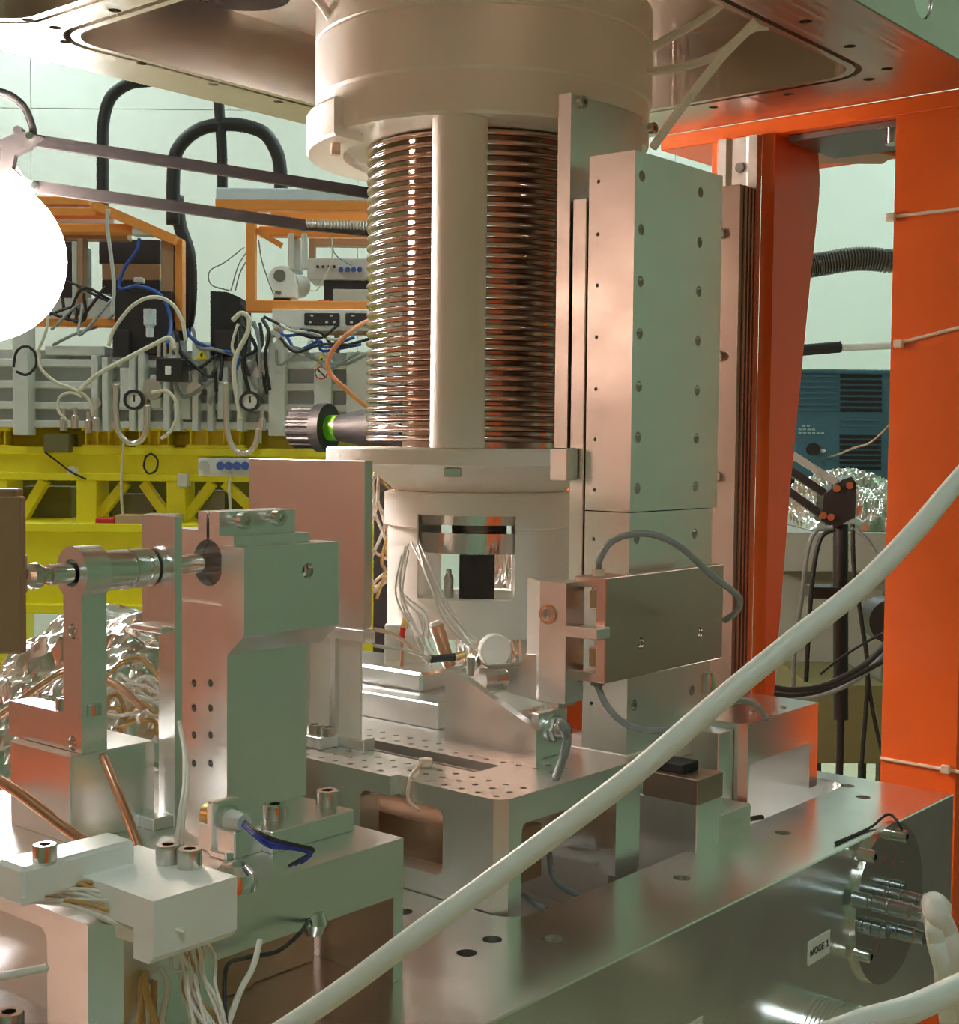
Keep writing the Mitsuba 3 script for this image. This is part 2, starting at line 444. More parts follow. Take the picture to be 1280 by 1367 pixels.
# cable tie with knot
put('cable_tie', trimesh.util.concatenate([tube([toworld(pz(566, 1022, ZT) + [0, 0, .003]), toworld(pz(550, 1040, ZT) + [0, 0, .003]), toworld(pa(545, 1052, AE - .002)), toworld(pa(546, 1070, AE - .002)), toworld(pa(560, 1082, AE - .001))], .0011),
     trimesh.Trimesh(*[(lambda m: (m.vertices, m.faces))(tri(box(-.004, .004, -.003, .003, 0, .005)))][0], process=False).apply_translation(toworld(pz(568, 1024, ZT)) + [0, 0, .0002])]), CREAM, None, ROOM, True, label='cream cable tie looped over the edge of the perforated table', cat='cable tie')
for pts, lab in (([(697, 1195), (720, 1210), (745, 1225)], 'short grey hose inside the right window of the perforated table'), ([(733, 1140), (738, 1170), (760, 1190), (800, 1203)], 'grey hose sagging across the right window of the perforated table')):
    put('grey_hose', tube([toworld(pb(x, y, BE + .03 if i else BE + .05)) for i, (x, y) in enumerate(pts)], .0018), CABLEG, None, ROOM, True, label=lab, cat='hose')

# ------------------------------------------------------------------ column
CA, CB, CB1 = .7523, .5036, .5395
ZTOP, ZSEAM, ZFOOT = 1.5385, 1.3053, 1.146
t = thing('column', 'tall aluminium column block with two rows of bolts right of the ringed bellows', 'column')
zs = [1.523, 1.4886, 1.4553, 1.4215, 1.3874, 1.3542, 1.3207, 1.2881]
def column_part(name, z0, z1, a1, zlist):
    m = prism([(CA, CB), (a1, CB), (a1, CB1), (CA, CB1)], z0, z1, 'z')
    hs, sc = [], []
    for z in zlist:
        for a in (.7605, .833):
            hs.append(rod((a, CB - .01, z), (a, CB + .008, z), .0036, n=24)); sc.append((a, z))
        hs.append(rod((CA - .01, .532, z - .0015), (CA + .008, .532, z - .0015), .0013, n=12))
    k = put(name, m - union(hs), AL, t)
    for a, z in sc:
        screw(k, (a, CB + .0075, z), (0, -1, 0), .0032, .0035, name='bolt')
column_part('upper_block', ZSEAM + .0003, ZTOP, .8625, zs[:7])
lower = column_part('lower_block', ZFOOT, ZSEAM - .0003, .8565, [zs[7], 1.2543, 1.205, 1.178])
put('foot_plate', box(CA - .002, .87, CB - .002, CB1 + .03, ZFOOT - .012, ZFOOT), AL, t)
# back plate of the column (dark seam between)
put('backing_plate', box(CA - .001, .86, CB1 + .0012, CB1 + .0125, 1.225, 1.512), AL, t)
put('shim', box(CA + .003, .86, CB1 - .0002, CB1 + .0014, 1.2, 1.5, 0), BLACKM, t)
# carriage plate that carries the bellows
PB0, PB1 = .5535, .5640
PA0 = .7500
t = thing('carriage_plate', 'pale aluminium carriage plate bolted between the column and the white cap', 'mounting plate')
ptop = pb(768, 125, PB0)[2]
zlow = pa(757, 641, PA0)[2]
pr = prism([(PA0, zlow), (PA0 + .085, zlow), (PA0 + .085, ptop), (PA0, ptop)], PB0, PB1, 'b')
put('plate', pr, AL, t)
put('disc_bracket', box(PA0 - .0125, PA0 - .0002, pa(757, 620, PA0 - .012)[1], pa(734, 620, PA0 - .012)[1], zlow, pa(757, 598, PA0)[2]), AL, t)
q = pb(774, 137, PB0); screw(t, (q[0], PB0, q[2]), (0, -1, 0), .0042, .0042)
q = pb(868, 172, PB0); screw(t, (q[0], PB0, q[2]), (0, -1, 0), .0042, .0042)

# ------------------------------------------------------------------ bellows, cap, post, disc: one axis
DX = 1.05                                                # distance of the common axis of cap, rings, disc and housing
K = DX / 1.006
BA, BBc = toapp(np.array([0, DX, 0]))[:2]
def hz(z):
    return 1.35 + (z - 1.35) * K
def lat(prof, n=96):                                     # outline as drawn at 1:1, the parts are 4 % larger
    return lathe([(r * K, hz(z)) for r, z in prof], n).translate((BA, BBc, 0))
ZC0 = 1.558
t = thing('insulator_cap', 'big round white plastic cap above the stack of metal rings', 'cap')
capm = lat([(0, ZC0), (.1165, ZC0), (.118, ZC0 + .002), (.118, ZC0 + .028), (.1195, ZC0 + .03), (.1195, ZC0 + .068), (.1185, ZC0 + .069), (.1185, ZC0 + .070), (.1195, ZC0 + .071), (.1195, 1.652), (.117, 1.655), (0, 1.655)])
notch = box(PA0 - .0005, PA0 + .2, .3, PB1 + .0004, 1.2, ptop + .0003, 0)
put('body', capm - notch, POM, t)
lip = lat([(.10, ZC0 - .006), (.1245, ZC0 - .006), (.126, ZC0 - .004), (.126, ZC0 + .018), (.1245, ZC0 + .02), (.10, ZC0 + .02)])
lp = put('lip', (lip ^ prism([(BA - .3, BBc + .026), (BA + .03, BBc + .026), (BA + .03, BBc + .3), (BA - .3, BBc + .3)], 1.4, 1.7, 'z')), POM, t)
put('stub', rod(L(492, 148, .997), L(492, 166, .997), .0044), POM, t)
put('peg', rod(L(448, 180, .995), L(448, 207, .995), .0034), CREAM, t, label='short cream peg')
put('upper_ring', lat([(.085, 1.655), (.104, 1.655), (.104, 1.69), (.085, 1.69)]), POM, t)
t = thing('ring_bellows', 'upright stack of shiny copper brown metal rings left of the column', 'bellows')
put('core', lat([(0, 1.346), (.057, 1.346), (.057, ZC0), (0, ZC0)], 64), BELL, t)
RB, NRG = .0828, 31
step = (ZC0 - 1.349) / NRG
prof = [(.055, -.0009), (RB - .0040, -.0010)] + [(RB - .0021 + .0021 * math.cos(math.radians(x)), .0021 * math.sin(math.radians(x))) for x in range(-120, 121, 30)] + [(RB - .0040, .0010), (.055, .0009)]
first = put('ring', lat([(r, z + 1.349 + step / 2) for r, z in prof], 96), BELL, t, smooth=50)
for i in range(1, NRG):
    again('ring', first, t, (0, 0, i * step * K))
pc = toapp(np.array([-.0150, .9065, 0]) * K)
put('support_post', lathe([(0, hz(1.3462)), (.0186, hz(1.3462)), (.0188, hz(1.348)), (.0188, hz(ZC0) - .0003), (0, hz(ZC0) - .0003)], 48).translate((pc[0], pc[1], 0)), POM, None, label='thick white round plastic post in front of the metal rings', cat='post')
put('rear_post', lathe([(0, hz(1.3462)), (.0188, hz(1.3462)), (.0188, hz(ZC0) - .0003), (0, hz(ZC0) - .0003)], 40).translate((BA + .080, BBc + .069, 0)), POM, None, label='white round plastic post hidden behind the metal rings', cat='post')
t = thing('disc_flange', 'flat white plastic disc under the stack of metal rings', 'disc')
put('disc', lat([(0, 1.3335), (.1095, 1.3335), (.1112, 1.335), (.1112, 1.3445), (.110, 1.346), (0, 1.346)]) - box(PA0 - .0128, PA0 + .2, .3, PB1 + .0003, 1.2, 1.60, 0), POM, t)
put('cone', lat([(0, 1.3155), (.062, 1.3155), (.0635, 1.3165), (.083, 1.3333), (0, 1.3333)]), POM, t)
q = W(604, 631, .955)
put('clip', box(q[0] - .006, q[0] + .006, q[1], q[1] + .03, q[2] - .003, q[2] + .003), STEEL, t, ROOM, label='small steel clip')
# sample housing
t = thing('sample_housing', 'white plastic cylinder with a square window below the disc', 'housing')
RH = .0665
sh = lat([(.054, 1.215), (RH, 1.215), (RH, 1.290), (RH + .0025, 1.291), (RH + .0025, 1.3135), (RH - .001, 1.3152), (0, 1.3152), (0, 1.300), (.054, 1.300)])
wl, wr = W(556, 745, .982)[0], W(688, 745, .982)[0]
zt_, zb_ = W(620, 689, .978)[2], W(620, 803, .978)[2]
win = box(wl, wr, .5, 1.047, zb_, zt_, 0).transform(np.hstack([np.linalg.inv(APP), np.zeros((3, 1))]))
win2 = box(W(588, 745, 1.09)[0], W(683, 745, 1.09)[0], 1.04, 1.25, zb_ - .005, zt_, 0).transform(np.hstack([np.linalg.inv(APP), np.zeros((3, 1))]))
sh = sh - win - win2
put('shell', sh, POM, t)
lg = box(W(514, 850, 1.01)[0], W(566, 850, 1.01)[0], 1.004, 1.014, W(540, 892, 1.01)[2], hz(1.222))
put('leg', lg, POM, t, ROOM)
lg = box(W(694, 850, 1.01)[0], W(752, 850, 1.01)[0], 1.004, 1.014, ZT + .0004, hz(1.222))
put('leg', lg, POM, t, ROOM)
t = thing('sample_holder', 'two stacked bright steel rings inside the window of the white housing', 'steel ring')
put('upper_ring', lat([(.020, 1.2925), (.0525, 1.2925), (.0525, 1.2998), (.020, 1.2998)]), CHROME, t)
put('lower_ring', lat([(.020, 1.2725), (.0525, 1.2725), (.0525, 1.2868), (.020, 1.2868)]), CHROME, t)
put('hub', lat([(0, 1.273), (.02, 1.273), (.02, 1.2995), (0, 1.2995)], 40), DARKSTEEL, t)
x0, x1 = W(613, 770, 1.007)[0], W(660, 770, 1.007)[0]
put('sample_block', box(x0, x1, 1.005, 1.005 + (x1 - x0), W(630, 803, 1.005)[2], hz(1.2724)), BLACKM, None, ROOM, label='matt black cube hanging inside the window of the white housing', cat='block')
x0, x1 = W(592, 770, 1.02)[0], W(606, 770, 1.02)[0]
put('vial', lathe([(0, 0), (.0035, 0), (.0035, .018), (.002, .021), (.002, .024), (0, .024)], 24).translate(((x0 + x1) / 2, 1.02, W(600, 803, 1.02)[2])), ACRYL, None, ROOM, label='small pale vial left of the black cube in the housing window', cat='vial')

# ------------------------------------------------------------------ gripper slide on the column
GB = .4800
g0, g1 = pb(808, 840, GB)[0], pb(965, 820, GB)[0]
gz1, gz0 = pb(808, 772, GB)[2], pb(808, 913, GB)[2]
t = thing('slide_clamp', 'wide brown-grey metal slide with a C-shaped end bolted to the front of the column', 'clamp slide')
pl = box(g0, g1, GB, GB + .0075, gz0, gz1)
pl += box(g0, g0 + .03, GB, CB - .0005, gz1 - .0065, gz1) + box(g0, g0 + .03, GB, CB - .0002, gz0, gz0 + .006) + box(g1 - .07, g1 - .004, GB + .002, CB - .0002, gz0 + .004, gz1 - .004)
pl = union([pl])
hs = []
for p in ((855, 859), (934, 845)):
    q = pb(*p, GB); hs.append(rod((q[0], GB - .01, q[2]), (q[0], GB + .006, q[2]), .0038, n=24))
put('slide_plate', pl - union(hs), SLIDE, t)
for p in ((855, 859), (934, 845)):
    q = pb(*p, GB); screw(t, (q[0], GB + .005, q[2]), (0, -1, 0), .0034, .0035)
for i, (zz, hh) in enumerate(((gz1 - .021, .012), (gz0 + .008, .012))):
    put('contact', box(g0 + .008, g0 + .020, GB + .009, GB + .018, zz, zz + hh), COPPER, t)
    put('contact_block', box(g0 + .022, g0 + .03, GB + .008, CB - .0004, zz - .003, zz + hh + .004), DARKSTEEL, t)
put('cable_boss', rod((g0 + .012, GB + .014, gz1), (g0 + .012, GB + .014, gz1 + .004), .0042), CREAM, t)
put('cable_boss', rod((g0 + .012, GB + .014, gz0), (g0 + .012, GB + .014, gz0 - .004), .0042), DARKSTEEL, t)
# block facing the C-shaped end
c = L(755, 860, .842); d1 = pb(779, 860, c[1])[0]
bz1, bz0 = pa(740, 777, c[0])[2], pa(752, 940, c[0])[2]
bl, bl2 = pa(720, 860, c[0])[1], pa(697, 850, c[0])[1]
t = thing('clamp_jaw', 'upright aluminium jaw block with a screw and a side tongue beside the slide', 'jaw block')
jaw = prism([(c[0], c[1]), (d1, c[1]), (d1, bl2), (c[0] + .0125, bl2 + .006), (c[0], bl)], bz0, bz1, 'z')
tz1, tz0 = pa(770, 837, c[0])[2], pa(770, 852, c[0])[2]
tb = pa(797, 845, c[0])[1]
jaw += box(c[0], c[0] + .014, tb, c[1] + .002, tz0, tz1)
put('body', jaw, AL, t)
q = pa(732, 820, c[0]); put('washer', ring((c[0] - .0002, q[1], q[2]), (-1, 0, 0), .0062, .003, .0012), COPPER, t); screw(t, (c[0], q[1], q[2]), (-1, 0, 0), .0042, .0016)
# arm that carries the sensor rod, below the housing
ca = L(700, 900, .862)
t = thing('cantilever_bracket', 'horizontal metal arm with a hooked notch reaching left from the jaw under the white housing', 'arm')
arm = rod(L(645, 906, .872), L(712, 900, .895), .0085)
az = lambda y: pa(680, y, ca[0])[2]
b_a, b_b = pa(735, 920, ca[0] )[1], pa(672, 905, ca[0])[1]
put('arm_block', prism([(b_a - .004, az(936)), (b_b, az(925)), (b_b, az(895)), (pa(690, 890, ca[0])[1], az(890)), (pa(697, 878, ca[0])[1], az(872)), (b_a - .004, az(868))], ca[0] + .003, ca[0] + .02, 'a'), ALT, t)
put('rod', arm, STEEL, t)
put('knob', rod(L(641, 907, .868), L(655, 905, .873), .0072), ALT, t)
put('clip', rod(L(628, 878, .868), L(628, 902, .868), .0022), STEEL, t, label='small bright clip pin')
put('roller', lathe([(0, -.004), (.0103, -.004), (.011, -.003), (.011, .003), (.0103, .004), (0, .004)], 40).rotate((90, 0, 20)).translate(W(660, 868, .925)), POM, None, ROOM, label='small round white plastic roller under the housing window', cat='roller')
# triangular gusset on the table
GAx = .648
v = [pa(594, 966, GAx), pa(594, 896, GAx), pa(603, 894, GAx), pa(716, 975, GAx), pa(716, 1000, GAx)]
put('triangular_gusset', prism([(v[0][1], ZT), (v[1][1], v[1][2]), (v[2][1], v[2][2]), (v[3][1], v[3][2]), (v[4][1], ZT)], GAx, GAx + .006, 'a'), AL, None, label='bright triangular brushed metal plate standing on the perforated table', cat='gusset plate')
# connector plate with grey plug
c = pz(718, 1015, ZT); h1 = pb(718, 953, c[1])[2]
t = thing('connector_plate', 'small upright square metal plate with a round connector and grey cable on the table', 'connector plate')
ce = pb(757, 1000, c[1])[0]
put('plate', box(c[0], ce, c[1], c[1] + .006, ZT, h1), AL, t)
q = pb(737, 972, c[1])
put('flange', rod((q[0], c[1], q[2]), (q[0], c[1] - .002, q[2]), .0085), CHROME, t)
put('nut', orient(Mf.cylinder(.003, .0075, .0075, 6), (q[0], c[1] - .002, q[2]), (0, -1, 0)), STEEL, t)
put('barrel', rod((q[0], c[1] - .005, q[2]), (q[0], c[1] - .012, q[2]), .0055, .0045), STEEL, t)
put('rear_nut', rod((q[0], c[1] + .006, q[2]), (q[0], c[1] + .012, q[2]), .006), COPPER, t)
e = toworld((q[0], c[1] - .012, q[2]))
put('grey_lead', tube([e, W(748, 965, .735), W(757, 985, .735), W(752, 1010, .74), W(742, 1038, .762)], .0024), CABLEG, t, ROOM, True)
# grey cables round the slide
top = toworld((g0 + .012, GB + .014, gz1 + .004)); bot = toworld((g0 + .012, GB + .014, gz0 - .004))
put('grey_cable', tube([top, W(800, 748, .85), W(818, 722, .845), W(860, 712, .84), W(905, 728, .84), W(950, 768, .845), W(985, 796, .85), W(984, 815, .87), W(968, 828, .90)], .0021), CABLEG, None, ROOM, True, label='grey cable arching over the top of the metal slide', cat='cable')
put('grey_cable', tube([bot, W(812, 945, .835), W(838, 968, .832), W(880, 976, .835), W(920, 966, .84), W(948, 948, .85), W(985, 935, .87), W(1010, 942, .90), W(1022, 958, .93)], .0021), CABLEG, None, ROOM, True, label='grey cable hanging in a loop under the metal slide', cat='cable')

# ------------------------------------------------------------------ stage parts right of the table
t = thing('linear_stage', 'dark topped metal stage block in the recess of the base block', 'stage')
c = pz(930, 1140, ZB); d_ = (APP @ c)[1]
sz1 = pb(930, 1076, c[1])[2]; sz2 = pb(930, 1042, c[1])[2]
ar = pb(964, 1120, c[1])[0]; bl = pa(850, 1110, c[0])[1]
ar2 = pb(1003, 1100, c[1])[0]
put('lower_block', box(c[0], ar, c[1] + .0005, bl, ZB - .05, sz1), AL, t)
put('step', box(ar - .004, ar2, c[1] + .0005, bl, ZB - .05, pb(990, 1078, c[1])[2]), ALT, t)
put('dark_top', box(c[0] - .0005, ar, c[1], bl - .004, sz1, sz2), RAILM, t)
put('rail_slot', box(c[0] + .006, ar - .006, bl - .03, bl - .004, sz2, sz2 + .006), BLACKM, t)
for bq in (.012, .024):
    screw(t, ((c[0] + ar) / 2, c[1] + bq, sz2 - .001), (0, 0, 1), .0022, .0018, DARKSTEEL)
screw(t, (ar + .007, c[1] + .015, pb(990, 1078, c[1])[2]), (0, 0, 1), .0026, .0015)
# stage body carrying the column
put('carrier', box(CA - .02, .873, CB - .001, CB + .09, ZB - .05, ZFOOT - .0123), AL, t)
# bracket with window at the right
t = thing('window_bracket', 'aluminium bracket with a big square window reflecting orange, right of the stage', 'bracket')
c = pz(992, 1080, ZB); hb = pb(992, 968, c[1])[2]
ar = pb(1090, 1050, c[1])[0]
m = prism([(c[0], c[1] + .005), (c[0] + .005, c[1]), (ar, c[1]), (ar, c[1] + .075), (c[0], c[1] + .075)], ZB - .004, hb, 'z')
w0, w1 = pb(998, 1040, c[1])[0], pb(1080, 1040, c[1])[0]
m -= box(w0 + .002, w1, c[1] - .02, c[1] + .06, ZB - .02, pb(1080, 992, c[1])[2], 0)
m -= box(c[0] + .008, w1, c[1] + .006, c[1] + .068, ZB - .02, pb(1080, 992, c[1])[2], 0)
put('body', m, ALS, t)
put('cable_drop', tube([toworld((w0 + .006, c[1] + .02, hb - .02)), toworld((w0 + .006, c[1] + .018, ZB + .02)), toworld((w0 + .016, c[1] + .015, ZB - .012)), toworld((w0 + .05, c[1] + .015, ZB - .02))], .0018), RUBBER, t, ROOM, True)
for i, p in enumerate(((1005, 952), (1030, 958), (1045, 945))):
    q = pz(*p, hb); screw(t, (q[0], q[1], hb - .0008), (0, 0, 1), .0026, .0022)
put('side_post', box(c[0] - .022, c[0] - .001, c[1] + .008, c[1] + .05, ZB - .049, hb - .004), AL, t)
q = W(945, 925, .92); put('wing_nut', lathe([(0, 0), (.005, 0), (.005, .01), (.0035, .014), (0, .014)], 24).translate(q), STEEL, None, ROOM, label='small steel standoff on top of the window bracket beside the column foot', cat='standoff')

# ------------------------------------------------------------------ orange gantry and the plate overhead
FA, ZPL = 1.0621, 1.625
t = thing('orange_gantry', 'bright orange painted steel frame standing behind the base block at the right', 'gantry frame')
put('top_flange', box(FA, FA + .16, .386, .684, 1.6118, ZPL - .0003), ORANGE, t)
put('right_post', box(FA, FA + .012, .402, .4645, 0, 1.6117), ORANGE, t, label='wide flat orange post')
put('post_web', box(FA + .012, FA + .10, .426, .438, 0, 1.6117), ORANGE, t)
ga = lambda x, y: pb(x, y, .5702)
gus = [(FA, 0), (FA, 1.6117), (ga(1092, 200)[0], 1.6117), (ga(1095, 205)[0], ga(1095, 240)[2]), (ga(1093, 270)[0], ga(1093, 270)[2]), (ga(1082, 370)[0], ga(1082, 370)[2]), (ga(1054, 660)[0], ga(1054, 660)[2]), (ga(1033, 926)[0], ga(1033, 926)[2]), (ga(1030, 980)[0], .6), (FA + .03, 0)]
put('tapered_web', prism(gus, .5702, .5824, 'b'), ORANGE, t, label='tapered orange web plate')
put('rear_web', box(FA, FA + .05, .6256, .6315, 0, 1.6117), ORANGE, t)
put('rear_web', box(FA, FA + .05, .78, .79, 0, 1.6117), ORANGE, t)
put('under_flange_shade', box(FA + .012, FA + .10, .4646, .565, 1.606, 1.6116), DARKSTEEL, t, label='dark strip added as the shade under the flange')  # dark strip standing for the shadow beneath the flange
put('bolt_nut', rod((FA + .03, .478, 1.6115), (FA + .03, .478, 1.596), .008), STEEL, t); put('bolt_block', box(FA + .02, FA + .05, .4655, .4745, 1.594, 1.6115), STEEL, t)
for (x0, y0, x1, y1), lab in (((1185, 290, 1300, 277), 'uppermost'), ((1195, 459, 1300, 432), 'middle'), ((1175, 1012, 1300, 1034), 'lowest')):
    p, q = toworld(pa(x0, y0, FA - .0012)), toworld(pa(x1, y1, FA - .0012))
    kk = thing('post_tie', f'{lab} of the three cream cable ties strapped round the wide orange post', 'cable tie')
    put('strap', tube([p, p * .5 + q * .5, q], .0014, 3, 8), CREAM, kk, ROOM, True)
    h = pa(1262, 1027, FA - .003) if lab == 'lowest' else pa(x0 + 4, y0, FA - .003)
    put('head', box(h[0] - .002, h[0] + .0025, h[1] - .0035, h[1] + .0035, h[2] - .0032, h[2] + .0032), CREAM, kk)
# rail on the gantry
t = thing('guide_rail', 'upright metal guide rail between the column and the tapered orange web', 'guide rail')
rb0, rb1 = .5828, .6205
rz = pa(990, 252, FA - .01)[2]
put('mounting_strip', prism([(FA - .0002, rb0), (FA - .0002, rb1), (FA - .008, rb1), (FA - .008, rb1 - .008), (FA - .005, rb1 - .012), (FA - .005, rb0 + .012), (FA - .008, rb0 + .008), (FA - .008, rb0)], .9, 1.6115, 'z'), AL, t)
q = pa(988, 224, FA - .005); put('strip_bolt', rod((FA - .005, q[1], q[2]), (FA - .0065, q[1], q[2]), .0042), DARKSTEEL, t)
ra = FA - .030
put('rail', prism([(FA - .0082, rb0 + .003), (ra, rb0 + .003), (ra, rb0 + .022), (ra + .003, rb0 + .024), (ra + .003, rb1 + .012), (FA - .0082, rb1 + .012)], .95, rz, 'z'), RAILM, t)
for i in range(3):
    put('groove_strip', box(ra + .006 + i * .006, ra + .0085 + i * .006, rb0 + .0006, rb0 + .0031, .95, rz - .0005), RAILM, t)
for y in (312, 475, 636, 800):
    q = pa(968, y, ra); screw(t, (ra, rb0 + .016 + .004, q[2]), (-1, 0, 0), .0042, .003)

t = thing('overhead_plate', 'thick machined plate with a large recessed pocket hanging over the whole set-up', 'overhead plate')
pa0, pa1, pb0, pb1 = .20, 1.0623, .385, .905
pl = box(pa0, pa1, pb0, pb1, ZPL, ZPL + .12, .0008)
pk = prism(rrect(.556, .975, .455, .845, .03, 8), ZPL - .01, ZPL + .055, 'z')
gr = prism(rrect(.546, .985, .445, .855, .036, 8), ZPL - .01, ZPL + .009, 'z') - prism(rrect(.5505, .9805, .4495, .8505, .0330, 8), ZPL - .02, ZPL + .02, 'z')
pk2 = prism(rrect(.235, .515, .455, .845, .03, 8), ZPL - .01, ZPL + .055, 'z')
gr2 = prism(rrect(.225, .525, .445, .855, .036, 8), ZPL - .01, ZPL + .004, 'z') - prism(rrect(.2285, .5215, .4485, .8515, .0335, 8), ZPL - .02, ZPL + .02, 'z')
hs = []
for p in ((153, 14), (38, 27), (74, 37), (88, 56), (190, 85), (285, 113), (372, 136), (1075, 29), (1134, 62), (1184, 92), (1160, 106), (1052, 126), (953, 143)):
    q = pz(*p, ZPL); hs.append(Mf.cylinder(.02, .0042, .0042, 24).translate((q[0], q[1], ZPL - .002)))
qq = pz(1235, 0, ZPL)
hs.append(rod(pb(1232, -8, pb0) - [0, .01, 0], pb(1232, -8, pb0) + [0, .004, 0], .0165, n=40))
put('body', pl - pk - gr - pk2 - gr2 - union(hs), PLATE, t)
h = pb(1232, -8, pb0)
put('side_plug', rod((h[0], pb0 + .004, h[2]), (h[0], pb0 + .0015, h[2]), .0158, n=40), ALS, t, label='round plug set into the side face')
q = pz(322, -6, ZPL + .055)
put('port', rod((q[0], q[1], ZPL + .0546), (q[0], q[1], ZPL + .0550), .036, n=48), BLACKM, t, label='round dark port in the pocket')
# plastic tubes running from the cap into the pocket
for pts, lab in (([W(872, 196, .92), W(905, 150, .90), W(960, 80, .885), W(1010, 28, .87)], 'straight pale plastic tube rising from the carriage plate to the pocket of the overhead plate'),
                 ([W(845, 96, 1.02), W(900, 92, .99), W(960, 72, .955), W(1000, 40, .935), W(1026, 34, .93)], 'curved pale plastic tube bending from the cap towards the pocket, the lower one'),
                 ([W(850, 72, 1.03), W(880, 58, 1.0), W(930, 30, .97), (W(966, 4, .95))], 'curved pale plastic tube bending from the cap towards the pocket, the upper one'),
                 ([W(418, -8, .98), W(432, 10, .985), W(448, 36, 1.0)], 'pale plastic tube at the upper left of the cap')):
    put('plastic_tube', tube(pts, .0030), POM, None, ROOM, True, label=lab, cat='tube')

# ------------------------------------------------------------------ left: bench on the base block
t = thing('bench', 'machined aluminium bench with cut-out sides at the lower left, in front of the base block', 'bench')
CH = .0095
DA0, DA1, DB0, DB1 = pb(165, 1300, .4415)[0] - CH, .4726, .4415, .66
assert abs(DA0 - .3) < .02, DA0
zu = ZD - .027
m = prism([(DA0, DB0 + CH), (DA0 + CH, DB0), (DA1, DB0), (DA1, DB1), (DA0, DB1)], ZB + .0002, ZD, 'z')
m -= box(pb(184, 1330, DB0)[0], DA1 - .0065, DB0 - .02, DB1 + .02, .90, zu, 0)
lz = pa(60, 1240, DA0)
m -= prism(rrect(pa(63, 1290, DA0)[1], DB1 - .01, .95, pa(50, 1235, DA0)[2], .006), DA0 - .02, DA0 + .03, 'a')
m -= box(DA0 + .0235, DA1 - .03, DB0 + .02, DB1 + .02, .90, zu, 0)
put('body', m, AL, t)
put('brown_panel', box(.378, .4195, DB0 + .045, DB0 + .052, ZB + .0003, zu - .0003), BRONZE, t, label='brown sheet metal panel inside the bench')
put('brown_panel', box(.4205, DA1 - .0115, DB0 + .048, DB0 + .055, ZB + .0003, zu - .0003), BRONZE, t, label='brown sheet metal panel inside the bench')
put('inner_block', box(.345, .385, DB0 + .03, DB0 + .06, ZB + .0003, zu - .004), AL, t)
put('floor_strip', box(DA0 - .02, DA0 + .02, DB0 + .03, DB1, ZB + .0002, 1.108), ALT, t)
screw(t, (DA0 - .004, pa(12, 1335, DA0 - .004)[1], 1.108), (0, 0, 1), .006, .009)
put('white_lead', tube([W(-20, 1308, .48), W(20, 1300, .49), W(62, 1292, .5)], .0016), WIREW, None, ROOM, True, label='white lead poking out of the bench side window at the lower left corner', cat='wire')
# tower
TA, TB = .4430, .5342
t = thing('clamp_tower', 'tall pale green-grey aluminium tower with a split clamp on top holding the round bar', 'clamp tower')
TB2 = .585
lowp = [(TB, ZD), (TB2, ZD), (TB2, 1.2675), (TB, 1.2675)]
fr = prism([(TB, ZD), (TB2, ZD), (TB2, 1.2675), (.547, 1.2675), (.5335, 1.2675), (TB, 1.2675)], TA, .4966, 'a')
up = prism([(TB + .004, 1.2432), (TB, 1.2432), (.5213, 1.2538), (.5213, 1.2975), (.5385, 1.2975), (.5385, 1.2432)], TA, .5070, 'a')
RA = .4475                                                # the clamp ring part is set back
cl = prism([(.5345, 1.262), (.5345, 1.302), (.5458, 1.302), (.5458, 1.3138), (.5625, 1.3138), (.5625, 1.304), (TB2, 1.304), (TB2, 1.262)], RA, .4985, 'a')
HB, HZ = .5546, 1.2878
fr -= box(TA - .01, RA, .539, .62, 1.2675, 1.33, 0)
hol = [rod((RA - .02, HB, HZ), (RA + .03, HB, HZ), .0118, n=40), box(RA - .01, .52, HB - .0011, HB + .0011, HZ, 1.33, 0)]
for y in (912, 945, 981, 1019):
    for x in (259, 281):
        q = pa(x, y, TA); hol.append(rod((TA - .01, q[1], q[2]), (TA + .008, q[1], q[2]), .0019, n=16))
q = pb(411, 762, .5213); hol.append(rod((q[0], .51, q[2]), (q[0], .53, q[2]), .0040, n=24))
put('body', union([fr, up, cl]) - union(hol), AL, t)
put('set_screw', rod((q[0], .5275, q[2]), (q[0], .5255, q[2]), .0036, n=24) - rod((q[0], .53, q[2]), (q[0], .52, q[2]), .0018, n=6), STEEL, t)
for p in ((322, 695), (368, 691)):
    h = pb(*p, .5458 - .006)
    k = screw(t, (h[0], .5458 - .006, h[2]), (0, -1, 0), .0042, .0046)
    put('screw_shank', rod((h[0], .5468, h[2]), (h[0], .5458 - .0062, h[2]), .0022, n=20), STEEL, t)
put('bore_insert', rod((RA + .006, HB, HZ), (RA + .028, HB, HZ), .0117, n=40) - rod((RA, HB, HZ), (RA + .05, HB, HZ), .0050, n=30), DARKSTEEL, t)
# round bar through the thin plate to the angle bracket
t = thing('round_bar', 'polished round steel bar with a thick grooved sleeve held between bracket and tower', 'bar')
put('shaft', rod((.356, HB, HZ), (RA + .02, HB, HZ), .0048), CHROME, t)
put('sleeve', orient(lathe([(0, 0), (.0085, 0), (.0095, .001), (.0095, .021), (.0086, .0215), (.0086, .0225), (.0095, .023), (.0095, .029), (.0082, .0296), (.0082, .0312), (.0092, .0318), (.0092, .0345), (0, .0345)], 48), (.388 - .0115, HB, HZ), (1, 0, 0)), CHROME, t)
put('nut', orient(lathe([(0, 0), (.004, 0), (.0058, .002), (.0062, .005), (.005, .0075), (.0035, .008), (.0035, .011), (.0048, .0115), (.0048, .015), (0, .015)], 28), (.3445, HB, HZ), (1, 0, 0)), STEEL, t)
